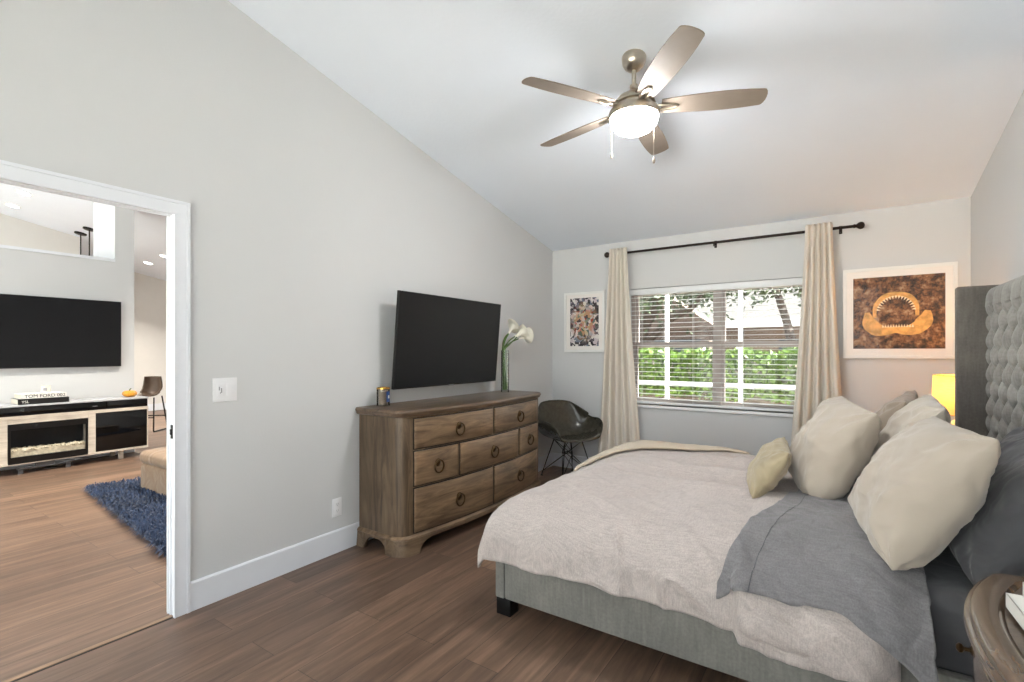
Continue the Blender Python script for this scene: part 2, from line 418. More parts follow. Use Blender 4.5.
def interp(pts, t):
    """smooth curve through points, t in 0..1"""
    n = len(pts)-1; f = min(max(t*n, 0), n-1e-9); i = int(f); u = f-i
    p = [Vector(pts[max(0, min(n, k))]) for k in (i-1, i, i+1, i+2)]
    return 0.5*((2*p[1])+(p[2]-p[0])*u+(2*p[0]-5*p[1]+4*p[2]-p[3])*u*u+(3*p[1]-p[0]-3*p[2]+p[3])*u**3)
def text_mb(body, size, M, depth=0.0008):
    cu = bpy.data.curves.new('t', 'FONT'); cu.body = body; cu.size = size; cu.extrude = depth
    cu.align_x = 'CENTER'; cu.align_y = 'CENTER'
    o = bpy.data.objects.new('t', cu); COL.objects.link(o)
    me = bpy.data.meshes.new_from_object(o.evaluated_get(bpy.context.evaluated_depsgraph_get()))
    mb = MB(); mb.bm.from_mesh(me)
    for v in mb.bm.verts: v.co = M @ v.co
    bpy.data.objects.remove(o); bpy.data.meshes.remove(me); bpy.data.curves.remove(cu)
    return mb
def frame_M(c, right, up):
    r = Vector(right).normalized(); u = Vector(up); u = (u-r*u.dot(r)).normalized(); n = r.cross(u)
    M = Matrix.Identity(4)
    for i in range(3):
        M[i][0] = r[i]; M[i][1] = u[i]; M[i][2] = n[i]; M[i][3] = c[i]
    return M

# ------------------------------------------------------------------ the setting
XR, YB, YF = 3.667, 5.086, -1.10           # right wall, back wall, wall behind the viewer
ZC0, SL = 2.5405, 0.2022
def zc(y): return ZC0+SL*(YB-y)
def zl(y): return 3.12+0.2*(4.38-y)        # living room roof
LX0, LY0, LY1 = -10.2, -2.5, 6.6
D0, D1, DH = 0.18, 1.127, 2.062            # doorway in the left wall

mb = MB(); mb.box((LX0-0.1, LY0, -0.12), (XR+0.15, LY1, 0)); struct('floor', mb, FLOOR)
mb = MB()
mb.rings([[(-0.06, YF-0.2, zc(YF-0.2)), (XR+0.15, YF-0.2, zc(YF-0.2)), (XR+0.15, YB+0.2, zc(YB+0.2)), (-0.06, YB+0.2, zc(YB+0.2))],
          [(-0.06, YF-0.2, zc(YF-0.2)+0.1), (XR+0.15, YF-0.2, zc(YF-0.2)+0.1), (XR+0.15, YB+0.2, zc(YB+0.2)+0.1), (-0.06, YB+0.2, zc(YB+0.2)+0.1)]])
struct('ceiling', mb, CEIL)
mb = MB()
for y0, y1, z0 in ((LY0, D0, 0), (D0, D1, DH), (D1, LY1, 0)):
    mb.prism([(y0, z0), (y1, z0), (y1, zl(y1)), (y0, zl(y0))], -0.088, 0.0, 'x')
struct('wall_left', mb, WALL)
# back wall with the window opening
WX0, WX1, WZ0, WZ1 = 0.94, 2.72, 0.785, 2.02
mb = MB(); t0, t1 = YB, YB+0.2
mb.box((0, t0, 0), (WX0, t1, 2.62)); mb.box((WX1, t0, 0), (XR+0.15, t1, 2.62))
mb.box((WX0, t0, 0), (WX1, t1, WZ0)); mb.box((WX0, t0, WZ1), (WX1, t1, 2.62))
struct('wall_back', mb, WALL)
mb = MB(); mb.prism([(YF-0.2, 0), (YB, 0), (YB, zc(YB)+0.1), (YF-0.2, zc(YF-0.2)+0.1)], XR, XR+0.15, 'x'); struct('wall_right', mb, WALL)
# wall behind the viewer, with an unseen glass door added to let sky light in
mb = MB(); a, b = YF-0.15, YF
mb.box((0, a, 0), (0.12, b, 3.9)); mb.box((3.54, a, 0), (XR, b, 3.9)); mb.box((0.12, a, 2.6), (3.54, b, 3.9)); struct('wall_front', mb, WALL)
dr = MB()
for x0, x1 in ((0.12, 0.18), (1.79, 1.87), (3.48, 3.54)): dr.box((x0, a+0.04, 0), (x1, a+0.1, 2.6))
dr.box((0.12, a+0.04, 2.54), (3.54, a+0.1, 2.6)); dr.box((0.12, a+0.04, 0), (3.54, a+0.1, 0.05))
d2 = struct('added_door_2', dr, DRAP)
g = MB(); g.box((0.18, a+0.065, 0.05), (1.79, a+0.071, 2.54)); struct('glass', g, GLASS, d2)
g = MB(); g.box((1.87, a+0.065, 0.05), (3.48, a+0.071, 2.54)); struct('glass', g, GLASS, d2)

# doorway lining and casing
mb = MB()
mb.box((-0.088, D1-0.012, 0), (0.0, D1+0.0, DH)); mb.box((-0.088, D0, 0), (0.0, D0+0.012, DH)); mb.box((-0.088, D0, DH-0.012), (0.0, D1, DH))
door1 = struct('door_1', mb, TRIM)
def casing(x0, x1, w, t):
    c = MB()
    yo, yi, zo, zi = D1-0.018+w, D1-0.018, DH-0.018+w, DH-0.018          # outer and inner edges
    ya, yb = D0+0.018-w, D0+0.018
    b = 0.016; q = 0.010
    # flat boards between the raised outer band and the inner bead
    c.box((x0, yi+q, 0), (x1, yo-b, zi+q)); c.box((x0, ya+b, 0), (x1, yb-q, zi+q)); c.box((x0, ya+b, zi+q), (x1, yo-b, zo-b))
    c.box((x0, yo-b, 0), (x1+t, yo, zo)); c.box((x0, ya, 0), (x1+t, ya+b, zo)); c.box((x0, ya+b, zo-b), (x1+t, yo-b, zo))
    c.box((x0, yi, 0), (x1+t*0.6, yi+q, zi)); c.box((x0, yb-q, 0), (x1+t*0.6, yb, zi)); c.box((x0, yb-q, zi), (x1+t*0.6, yi+q, zi+q))
    return c
struct('casing', casing(0, 0.016, 0.073, 0.004), TRIM, door1, bev=0.0015)
mb = MB()  # groove stop down the jamb
mb.box((-0.040, D1-0.017, 0), (-0.032, D1-0.012, DH-0.012)); mb.box((-0.072, D1-0.017, 0), (-0.064, D1-0.012, DH-0.012))
mb.box((-0.040, D0, DH-0.017), (-0.032, D1-0.012, DH-0.012)); mb.box((-0.072, D0, DH-0.017), (-0.064, D1-0.012, DH-0.012))
struct('stop', mb, TRIM, door1)
mb = MB(); mb.box((-0.034, D1-0.0165, 0.905), (-0.008, D1-0.0115, 0.975), 0.002); mb.box((-0.026, D1-0.024, 0.925), (-0.014, D1-0.014, 0.955), 0.003)
tag(add('latch_plate', mb, BLACK, door1), 'black metal latch plate')
# threshold between the rooms
mb = MB(); mb.box((-0.035, D0, 0.0), (-0.006, D1, 0.004), 0.0015); th = struct('trim_1', mb, wood('threshold_wood', rgb(112, 88, 68), rgb(160, 130, 104), (16, 2, 10), 0.4, 0.05))
mb = MB(); mb.box((-0.006, D0, 0.0002), (0.004, D1, 0.0016)); struct('gap', mb, INK, th)
# baseboards
def base_prof(t=0.015, h=0.152): return [(0, 0), (t, 0), (t, h-0.008), (t-0.005, h), (0, h)]
mb = MB()
y0 = D1+0.055
mb.rings([[(px, y0, pz) for px, pz in base_prof()], [(px, YB, pz) for px, pz in base_prof()]])
mb.rings([[(px, YF, pz) for px, pz in base_prof()], [(px, D0-0.07, pz) for px, pz in base_prof()]]); struct('baseboard_left', mb, TRIM)
mb = MB(); mb.rings([[(0, YB-px, pz) for px, pz in base_prof()], [(XR, YB-px, pz) for px, pz in base_prof()]]); struct('baseboard_back', mb, TRIM)
mb = MB(); mb.rings([[(XR-px, YF, pz) for px, pz in base_prof()], [(XR-px, YB, pz) for px, pz in base_prof()]]); struct('baseboard_right', mb, TRIM)

# the window: two sash units with a wide mullion
fy0, fy1 = YB+0.075, YB+0.155
mb = MB(); F = 0.04
mb.box((WX0, fy0, WZ0), (WX0+F, fy1, WZ1)); mb.box((WX1-F, fy0, WZ0), (WX1, fy1, WZ1))
mb.box((WX0+F, fy0, WZ1-F), (WX1-F, fy1, WZ1)); mb.box((WX0+F, fy0, WZ0), (WX1-F, fy1, WZ0+F))
MX0, MX1 = 1.80, 1.86
mb.box((MX0, fy0, WZ0+F), (MX1, fy1, WZ1-F))
win = struct('window_1', mb, SASH, bev=0.004)
for (a, b) in ((WX0+F, MX0), (MX1, WX1-F)):
    for k, (c, d, oy) in enumerate(((WZ0+F, 1.45, -0.015), (1.39, WZ1-F, 0.018))):
        s = MB(); e = 0.028; ya, yb = (fy0+fy1)/2+oy-0.014, (fy0+fy1)/2+oy+0.014
        s.box((a, ya, c), (a+e, yb, d)); s.box((b-e, ya, c), (b, yb, d))
        s.box((a+e, ya, c), (b-e, yb, c+(e if k == 0 else 0.045))); s.box((a+e, ya, d-(0.05 if k == 0 else e)), (b-e, yb, d))
        so = struct('sash', s, SASH, win, bev=0.003)
        p = MB(); p.box((a+e, ya+0.012, c+e), (b-e, ya+0.016, d-e)); struct('pane', p, GLASS, so)
mb = MB(); mb.box((WX0-0.015, YB-0.022, WZ0-0.03), (WX1+0.015, YB+0.075, WZ0), 0.004); struct('sill', mb, DRAP, win)

# living room shell
TX = -5.08
mb = MB()
mb.prism([(LY0, 0), (2.45, 0), (2.45, 2.525), (LY0, 2.525)], TX-0.8, TX, 'x')
mb.prism([(2.45, 0), (2.66, 0), (2.66, zl(2.66)), (2.45, zl(2.45))], TX-0.8, TX, 'x')
struct('wall_television', mb, WALL)
mb = MB(); mb.box((TX-0.82, LY0, 2.525), (TX+0.012, 2.45, 2.56)); struct('trim_2', mb, TRIM)
mb = MB(); mb.prism([(LY0, 0), (3.0, 0), (3.0, zl(3.0)), (LY0, zl(LY0))], -8.62, -8.5, 'x'); struct('wall_kitchen', mb, WALL_W)
mb = MB(); mb.prism([(LY0, 0), (LY1, 0), (LY1, zl(LY1)), (LY0, zl(LY0))], LX0-0.1, LX0, 'x'); struct('wall_far', mb, WALL_W)
mb = MB(); mb.box((LX0-0.1, LY1, 0), (-9.8, LY1+0.1, 2.9)); mb.box((-5.0, LY1, 0), (-0.0, LY1+0.1, 2.9)); mb.box((-9.8, LY1, 0), (-5.0, LY1+0.1, 0.2)); mb.box((-9.8, LY1, 2.5), (-5.0, LY1+0.1, 2.9)); struct('wall_living', mb, WALL_W)
wf = MB()
for x in (-9.8, -8.22, -6.64, -5.06): wf.box((x, LY1+0.02, 0.2), (x+0.06, LY1+0.08, 2.5))
wf.box((-9.8, LY1+0.02, 0.2), (-5.0, LY1+0.08, 0.26)); wf.box((-9.8, LY1+0.02, 2.44), (-5.0, LY1+0.08, 2.5)); w2 = struct('added_window_2', wf, DRAP)  # unseen window, added so sky light brightens the far end
for x in (-9.74, -8.16, -6.58):
    g = MB(); g.box((x, LY1+0.047, 0.26), (x+1.52, LY1+0.053, 2.44)); struct('pane', g, GLASS, w2)
mb = MB(); mb.box((LX0, LY0-0.15, 0), (-9.6, LY0, 4.6)); mb.box((-0.3, LY0-0.15, 0), (0, LY0, 4.6)); mb.box((-9.6, LY0-0.15, 4.3), (-0.3, LY0, 4.6)); struct('wall_living_front', mb, WALL_W)
dr = MB()
for k in range(6): x = -9.6+k*1.85; dr.box((x, LY0-0.1, 0), (x+0.05, LY0-0.05, 4.3))
dr.box((-9.6, LY0-0.1, 4.24), (-0.3, LY0-0.05, 4.3)); dr.box((-9.6, LY0-0.1, 2.6), (-0.3, LY0-0.05, 2.66)); d3 = struct('added_door_3', dr, DRAP)  # unseen glass front, added and made tall to flood the living room with daylight
for k in range(5):
    x = -9.6+k*1.85; g = MB(); g.box((x+0.05, LY0-0.078, 0), (x+1.85, LY0-0.072, 4.24)); struct('glass', g, GLASS, d3)
mb = MB()
c4 = [(LX0-0.1, LY0-0.15), (-0.05, LY0-0.15), (-0.05, LY1+0.1), (LX0-0.1, LY1+0.1)]
mb.rings([[(x, y, zl(y)) for x, y in c4], [(x, y, zl(y)+0.1) for x, y in c4]]); struct('ceiling_living', mb, CEIL)
mb = MB(); mb.rings([[(LX0+px, LY0, pz) for px, pz in base_prof()], [(LX0+px, LY1, pz) for px, pz in base_prof()]]); struct('baseboard_far', mb, TRIM)
mb = MB(); mb.rings([[(TX+px, LY0, pz) for px, pz in base_prof()], [(TX+px, 2.66, pz) for px, pz in base_prof()]]); struct('baseboard_television', mb, TRIM)

# ------------------------------------------------------------------ outdoors: the window view, plus unseen slabs added for bounce
mb = MB(); mb.quad((-30, YB+0.2, -0.12), (35, YB+0.2, -0.12), (35, 60, -0.12), (-30, 60, -0.12)); struct('ground', mb, SOIL)
mb = MB(); mb.box((-6, YB+0.2, -0.12), (8, 7.85, -0.06)); struct('deck_bounce', mb, DECK_BOUNCE)  # pale slab hidden below the sill, added to bounce sun onto the ceiling
mb = MB(); mb.quad((-30, -40, -0.12), (35, -40, -0.12), (35, -1.25, -0.12), (-30, -1.25, -0.12)); struct('patio_bounce', mb, PATIO_BOUNCE)  # unseen ground behind the viewer, added pale to bounce light onto the ceilings
def leaf_cloud(m, n, place, size, rnd):
    for _ in range(n):
        p = place(rnd); s = size*rnd.uniform(0.6, 1.3)
        d = Vector((rnd.gauss(0, 1), rnd.gauss(0, 1), rnd.gauss(0, 0.7))).normalized(); u = d.orthogonal().normalized()
        u = Matrix.Rotation(rnd.uniform(0, 6.28), 3, d) @ u; v = d.cross(u)
        m.poly([p-u*s, p+v*s*0.45, p+u*s, p-v*s*0.45])
# hedge
rnd = random.Random(3)
hm = MB()
def hp(r):
    x = r.uniform(-3.2, 3.4); a = r.random()
    y = 8.1+r.uniform(-0.05, 0.9)*(1 if a > 0.55 else 0.1); top = 1.33+0.1*nz(x*2.2, 0.3)+0.06*nz(x*6, 5)
    z = r.uniform(0.62+0.14*nz(x*3, 9), top) if a <= 0.6 else top+r.uniform(-0.1, 0.04)
    return Vector((x, y+0.08*nz(x*2, z*2), z))
leaf_cloud(hm, 9000, hp, 0.062, rnd)
hedge = thing('hedge', (0.1, 8.5, -0.12), 'bright green clipped hedge outside the window', 'hedge')
tag(add('foliage', hm, LEAF, hedge, smooth=False, fix=False), kind='stuff')
hc = MB()
hc.grid(lambda u, v: Vector((-3.2+6.6*u, 8.2+0.75*sm(0.25, 1, v), (1.28*sm(0, 0.6, v)-0.1)+0.06*nz(u*14, v*3))), 60, 14)
add('branches', hc, TWIG, hedge)
# screen porch posts and rail
pe = thing('screen_enclosure', (1.2, 6.6, -0.12), 'white aluminium porch frame of posts and a rail outside the window', 'porch frame')
for x in (-1.22, 0.915, 1.815, 3.9):
    p = MB(); p.box((x-0.021, 6.575, -0.12), (x+0.021, 6.625, 2.9), 0.004); add('post', p, OUTWHITE, pe)
for z in (0.93, 2.9):
    p = MB(); p.box((-3.2, 6.58, z-0.025), (4.6, 6.62, z+0.025), 0.004); add('rail', p, OUTWHITE, pe)
# neighbouring house
nh = thing('house', (-0.5, 16, -0.12), 'neighbouring stucco house with a pale roof behind the hedge', 'house')
p = MB(); p.box((-9, 14.0, -0.12), (7.5, 19, 2.02)); add('wall', p, OUTWALL, nh, smooth=False)
p = MB(); p.rings([[(-9.5, 13.4, 1.98), (-9.5, 13.4, 2.12), (-9.5, 18, 4.5), (-9.5, 18.2, 4.3)], [(8, 13.4, 1.98), (8, 13.4, 2.12), (8, 18, 4.5), (8, 18.2, 4.3)]]); add('roof', p, ROOF, nh, smooth=False)
p = MB(); p.box((-9.5, 13.36, 1.95), (8, 13.42, 2.16)); add('fascia', p, OUTWHITE, nh, smooth=False)
p = MB(); p.prism([(-4.6, 1.9), (0.45, 1.9), (-1.4, 3.2), (-2.1, 3.2)], 12.6, 13.6, 'y'); p.box((-4.4, 12.7, -0.1), (0.2, 14.1, 1.92)); add('gable', p, ROOFD, nh, smooth=False)
for x0, x1, yy in ((-3.6, -2.2, 12.68), (-1.3, 0.0, 12.68), (1.6, 2.9, 13.98)):
    p = MB(); p.box((x0, yy-0.03, 0.9), (x1, yy+0.02, 1.65)); f = add('window_pane', p, HOUSEWIN, nh, smooth=False)
# trees
def tree(trunks, cloud, label, loc):
    t = thing('tree', loc, label, 'tree', None)
    for pts, r0 in trunks:
        q = MB(); n = 14
        P = [interp(pts, i/(n-1)) for i in range(n)]
        q.tube(P, [r0*(1-0.6*i/(n-1))*(1+0.12*nz(i*0.9, r0*50)) for i in range(n)], 9); add('trunk', q, BARK, t)
    m = MB(); rr = random.Random(len(label))
    for cx, cy, cz, rx, rz, n in cloud:
        leaf_cloud(m, int(n*2.2), lambda r: Vector((cx+r.gauss(0, 0.45)*rx, cy+r.gauss(0, 0.4)*rx, cz+r.gauss(0, 0.42)*rz)), 0.06, rr)
    tag(add('foliage', m, LEAF2, t, smooth=False, fix=False), kind='stuff')
tree([([(-0.55, 10.0, -0.1), (-0.5, 10.0, 0.9), (-0.6, 10, 1.7), (-0.2, 10, 2.5), (0.2, 10, 3.4)], 0.2),
      ([(-0.55, 10.0, 1.2), (-0.95, 10.1, 1.8), (-1.5, 10.0, 2.4), (-2.0, 10, 3.0)], 0.11),
      ([(-0.5, 10.0, 1.5), (0.05, 9.9, 2.0), (0.5, 9.9, 2.25), (0.9, 9.8, 2.9)], 0.09),
      ([(-1.6, 10.6, 0.0), (-1.7, 10.6, 1.2), (-2.1, 10.5, 2.2), (-2.3, 10.4, 3.2)], 0.1)],
     [(-1.5, 10, 2.4, 1.4, 0.8, 700), (-0.1, 10, 2.6, 1.2, 0.6, 500), (0.6, 10, 2.7, 0.8, 0.5, 260), (-2.4, 10.3, 2.0, 0.9, 1.0, 380)], 'gnarled tree with forked trunks outside, left half of the window', (-0.55, 10, -0.12))
tree([([(2.25, 10.2, -0.1), (2.2, 10.2, 1.0), (2.05, 10.2, 1.9), (1.75, 10.1, 2.9)], 0.12),
      ([(2.6, 10.4, -0.1), (2.62, 10.4, 1.2), (2.4, 10.4, 2.0), (2.2, 10.3, 3.0)], 0.12)],
     [(1.2, 10, 2.75, 1.1, 0.5, 420), (2.4, 10.2, 2.75, 1.2, 0.5, 650), (2.9, 10.4, 2.3, 0.5, 0.7, 160)], 'tree with two slim leaning trunks outside, right half of the window', (2.4, 10.3, -0.12))

# ------------------------------------------------------------------ window blind
bl = thing('window_blind', (1.83, YB+0.04, WZ0), 'white horizontal slat blind hanging open in the window', 'blind')
mb = MB(); mb.box((WX0+0.006, YB+0.004, 1.955), (WX1-0.006, YB+0.068, 2.014), 0.004); add('headrail', mb, DRAP, bl)
mb = MB(); z = 1.925; nsl = 0
while z > WZ0+0.06:
    for k in range(6):
        pass
    pr = [(-0.024, 0.0), (-0.012, 0.0028), (0, 0.0037), (0.012, 0.0028), (0.024, 0.0)]
    up = [(YB+0.036+c, z+d*0.6+0.0011+c*0.02) for c, d in pr]; lo = [(YB+0.036+c, z+d*0.6-0.0011+c*0.02) for c, d in reversed(pr)]
    sec = up+lo
    mb.rings([[(WX0+0.01, a, b) for a, b in sec], [(WX1-0.01, a, b) for a, b in sec]])
    z -= 0.0465
add('slats', mb, DRAP, bl)
mb = MB(); mb.box((WX0+0.01, YB+0.012, WZ0+0.012), (WX1-0.01, YB+0.060, WZ0+0.034), 0.004); add('bottom_rail', mb, DRAP, bl)
for x in (1.07, 1.60, 2.06, 2.59):
    mb = MB(); mb.tube([(x, YB+0.0105, WZ0+0.03), (x, YB+0.0105, 1.96)], 0.0012, 6); mb.tube([(x, YB+0.0615, WZ0+0.03), (x, YB+0.0615, 1.96)], 0.0012, 6); add('ladder_cord', mb, DRAP, bl)

# ------------------------------------------------------------------ curtain rod and curtains
RZ, RY = 2.40, YB-0.095
rod = thing('curtain_rod', (1.86, RY, RZ), 'long dark bronze curtain rod with ball ends above the window', 'curtain rod')
mb = MB(); mb.tube([(0.765, RY, RZ), (2.935, RY, RZ)], 0.0125, 14); add('rod', mb, BRONZE, rod)
for sx, x in ((-1, 0.765), (1, 2.935)):
    M = Matrix.Rotation(sx*PI/2, 4, 'Y')
    mb = MB(); mb.lathe([(0.0155, -0.012), (0.017, -0.004), (0.013, 0.006), (0.017, 0.012), (0.026, 0.022), (0.031, 0.036), (0.029, 0.05), (0.02, 0.062), (0.004, 0.067)], (x, RY, RZ), 24, M); add('finial', mb, BRONZE, rod)
for x in (0.785, 1.82, 2.835):
    mb = MB(); mb.box((x-0.012, YB-0.006, RZ-0.035), (x+0.012, YB, RZ+0.035), 0.002); mb.tube([(x, YB-0.004, RZ-0.018), (x, RY, RZ-0.018)], 0.0055, 8)
    mb.tube([(x, RY+0.017*math.cos(t*0.3), RZ-0.001+0.017*math.sin(t*0.3)) for t in range(9, 24)], 0.0035, 6); mb.tube([(x, RY, RZ-0.017), (x, RY, RZ-0.036)], 0.0055, 8)
    add('bracket', mb, BRONZE, rod)
def curtain(xt0, xt1, xb0, xb1, folds, seed, label, flip=1):
    zt, zb = RZ+0.045, 0.012
    cy = RY-0.056
    def f(u, v):                      # u across, v from top to bottom
        s = v; e = s**1.25
        x0 = xt0+(xb0-xt0)*e; x1 = xt1+(xb1-xt1)*e
        amp = (0.020+0.016*min(1, s*2.2))*(1+0.35*nz(u*5, seed, s*0.8))
        ph = u*folds*2*PI+0.8*nz(u*3, seed+2, s*1.2)*min(1, s*3)
        x = x0+(x1-x0)*(u+0.010*math.sin(2*ph)*min(1, s*4))
        y = cy+amp*math.cos(ph)-0.012*s+0.012*nz(u*2, s*2, seed)
        if s < 0.035: y = cy+amp*0.9*math.cos(ph)
        return Vector((x, y, zt+(zb-zt)*s+0.004*math.sin(ph)*(1 if s > 0.97 else 0)))
    c = thing('curtain', ((xb0+xb1)/2, cy, 0.0), label, 'curtain', None)
    mb = MB(); mb.grid(f, folds*16, 60); add('panel', mb, CURT, c, solid=0.003)
    for k in range(folds):            # small tabs that hold the heading to the rod
        x = xt0+(xt1-xt0)*(k+0.5)/folds; tb = MB()
        tb.tube([(x, RY+0.0165*math.cos(t*0.35), RZ+0.0165*math.sin(t*0.35)) for t in range(18)], 0.003, 5, closed=True)
        add('tab', tb, CURT, c)
curtain(0.772, 0.968, 0.62, 1.14, 5, 1.3, 'cream linen curtain panel left of the window beside the chair')
curtain(2.58, 2.775, 2.43, 2.90, 5, 6.1, 'cream linen curtain panel right of the window behind the bed')

# ------------------------------------------------------------------ framed pictures
def picture(x0, x1, z0, z1, mx, mz, pm, label, extra=None):
    t = thing('framed_picture', ((x0+x1)/2, YB, z0), label, 'picture', None)
    yf = YB-0.034; fw = 0.026
    mb = MB()
    mb.box((x0, yf, z0), (x0+fw, YB-0.004, z1)); mb.box((x1-fw, yf, z0), (x1, YB-0.004, z1)); mb.box((x0+fw, yf, z0), (x1-fw, YB-0.004, z0+fw)); mb.box((x0+fw, yf, z1-fw), (x1-fw, YB-0.004, z1))
    add('frame', mb, WHITE, t, smooth=False, bev=0.002)
    mb = MB(); a, b, c, d = x0+fw, x1-fw, z0+fw, z1-fw
    y = yf+0.012
    mb.box((a, y, c), (b, y+0.003, d)); m = add('mat_board', mb, MATBD, t, smooth=False)
    mb = MB(); mb.box((x0+mx, y-0.0012, z0+mz), (x1-mx, y-0.0002, z1-mz))
    p = add('print', mb, pm, t, smooth=False, loc=None)
    # texture origin in the middle of the print
    cx, cz = (x0+x1)/2, (z0+z1)/2
    if extra: extra(p, cx, cz, y-0.0015)
    mb = MB(); mb.quad((a, yf+0.006, c), (b, yf+0.006, c), (b, yf+0.006, d), (a, yf+0.006, d)); add('glazing', mb, PICGLASS, t, smooth=False)
    return t
def jaw(p, cx, cz, y):
    # open jaw seen from the front: arched upper row, broad lower wings
    def strip(path, w, name, m, yy):
        s = MB(); n = 40
        P = [interp(path, i/n) for i in range(n+1)]; W = [interp([(a, 0, 0) for a in w], i/n).x for i in range(n+1)]
        L = []; R = []
        for i, q in enumerate(P):
            d = (P[min(i+1, n)]-P[max(i-1, 0)]).normalized(); nn = Vector((-d.y, d.x, 0)); ww = W[i]*(1+0.08*nz(i*0.5, w[0]*9))
            L.append(q+nn*ww); R.append(q-nn*ww)
        for i in range(n):
            a, b, c, d = L[i], L[i+1], R[i+1], R[i]
            s.poly([(cx+v.x, yy, cz+v.y) for v in (a, b, c, d)])
        return add(name, s, m, p, smooth=False)
    s = MB(); poly = []
    for k in range(48):
        a = k/48*2*PI; r = 1+0.05*nz(math.cos(a)*2, math.sin(a)*2, 3)
        poly.append((cx-0.005+0.135*r*math.cos(a), y+0.0004, cz-0.01+0.145*r*math.sin(a)))
    s.poly(poly); add('jaw_hollow', s, JAWD, p, smooth=False)
    strip([(-0.150, -0.04, 0), (-0.142, 0.06, 0), (-0.085, 0.13, 0), (-0.01, 0.148, 0), (0.07, 0.13, 0), (0.118, 0.065, 0), (0.126, -0.03, 0)], [0.012, 0.016, 0.020, 0.020, 0.020, 0.016, 0.012], 'upper_jaw', JAWP, y)
    strip([(-0.200, 0.005, 0), (-0.185, -0.080, 0), (-0.14, -0.135, 0), (-0.08, -0.150, 0), (-0.01, -0.143, 0), (0.06, -0.150, 0), (0.13, -0.125, 0), (0.175, -0.065, 0), (0.190, 0.01, 0)], [0.016, 0.050, 0.052, 0.036, 0.026, 0.036, 0.050, 0.050, 0.018], 'lower_jaw', JAWP, y-0.0003)
    s = MB()
    for k in range(17):
        a = 0.06*PI+k/16*0.88*PI; q = Vector((-0.010+0.116*math.cos(a), 0.0+0.126*math.sin(a))); d = Vector((math.cos(a), math.sin(a))); tt = Vector((-d.y, d.x))
        pts = [q+d*0.012+tt*0.008, q-d*0.016, q+d*0.012-tt*0.008]; s.poly([(cx+v.x, y-0.0006, cz+v.y) for v in pts])
    add('upper_teeth', s, TOOTHP, p, smooth=False); s = MB()
    for k in range(12):
        x = -0.095+k*0.0175; zz = -0.122; pts = [(x-0.007, zz), (x, zz+0.026), (x+0.007, zz)]; s.poly([(cx+a, y-0.0006, cz+b) for a, b in pts])
    add('lower_teeth', s, TOOTHP, p, smooth=False)
def recenter(o, v):
    pass
picture(2.852, 3.588, 1.293, 2.047, 0.072, 0.080, ROCKP, 'white framed photo of an open jaw on stones, above the lamp', jaw)
picture(0.172, 0.672, 1.345, 2.024, 0.074, 0.066, COLLP, 'white framed colourful collage print in the corner left of the curtain')

# ------------------------------------------------------------------ wall plates
def plate(name, y, z, w, h, label, cat):
    t = thing(name, (0, y, z), label, cat)
    mb = MB(); mb.box((0, y-w/2, z-h/2), (0.006, y+w/2, z+h/2), 0.0025); add('cover_plate', mb, PLASTIC, t); return t
sw = plate('light_switch', 1.361, 1.14, 0.128, 0.13, 'white double wall switch plate beside the doorway', 'switch')
for k, y in enumerate((1.335, 1.387)):
    mb = MB(); mb.box((0.004, y-0.018, 1.107), (0.0085, y+0.018, 1.173), 0.0015); r = add('rocker', mb, PLASTIC, sw)
    if k == 0:
        mb = MB(); mb.box((0.008, y-0.009, 1.138), (0.0092, y-0.004, 1.158)); mb.box((0.008, y+0.002, 1.125), (0.0092, y+0.008, 1.15)); mb.box((0.008, y-0.003, 1.12), (0.0092, y+0.001, 1.128)); add('dimmer_mark', mb, GREYP, r, smooth=False)
ou = plate('wall_outlet', 2.082, 0.302, 0.074, 0.122, 'white double wall outlet above the baseboard near the dresser', 'outlet')
for z in (0.281, 0.324):
    mb = MB(); mb.box((0.004, 2.082-0.017, z-0.015), (0.008, 2.082+0.017, z+0.015), 0.003); r = add('socket', mb, PLASTIC, ou)
    mb = MB(); mb.box((0.0075, 2.074, z-0.004), (0.0083, 2.076, z+0.007)); mb.box((0.0075, 2.088, z-0.004), (0.0083, 2.09, z+0.007)); mb.box((0.0075, 2.08, z-0.011), (0.0083, 2.084, z-0.007)); add('slot', mb, GREYP, r, smooth=False)

# ------------------------------------------------------------------ bow-front dresser
DY0, DY1, DYC = 2.25, 4.06, 3.155
def plan(off=0.0, zback=0.02):
    """outline of the case seen from above: square back, canted rounded corners, bowed front"""
    y0, y1 = DY0-off, DY1+off
    P = [(zback, y0)]
    c = []
    for k in range(9):
        t = k/8; a = t*PI/2
        c.append((0.365+0.085*math.sin(a)+off*math.sin(a), y0+0.085*(1-math.cos(a))))
    P += c
    n = 28
    for k in range(1, n):
        t = k/n; y = (y0+0.085)+(y1-y0-0.17)*t
        P.append((0.45+off+0.075*(1-(2*t-1)**2), y))
    P += [(x, y1-(y-y0)) for x, y in reversed(c)]
    P.append((zback, y1))
    return P
def front_x(y, off=0.0):
    t = (y-(DY0+0.085))/(DY1-DY0-0.17); return 0.45+off+0.075*(1-(2*t-1)**2)
dr = thing('dresser', (0.27, DYC, 0), 'bow front brown wood dresser with seven ring pull drawers under the television', 'dresser')
mb = MB(); mb.prism(plan(-0.004), 0.112, 0.922); add('body', mb, DRESS_V, dr)
def stack(levels, m, name, zb=0.02):
    mb = MB(); mb.rings([[(x, y, z) for x, y in plan(o, zb)] for o, z in levels]); return add(name, mb, m, dr)
stack([(0.0, 0.912), (0.006, 0.916), (0.010, 0.922), (0.010, 0.928), (0.012, 0.932), (0.016, 0.938), (0.017, 0.946), (0.015, 0.954), (0.010, 0.959), (0.004, 0.961)], DRESS_D, 'top', 0.004)
stack([(0.012, 0.100), (0.016, 0.106), (0.014, 0.114), (0.006, 0.120), (0.0, 0.126)], DRESS_L, 'base_moulding')
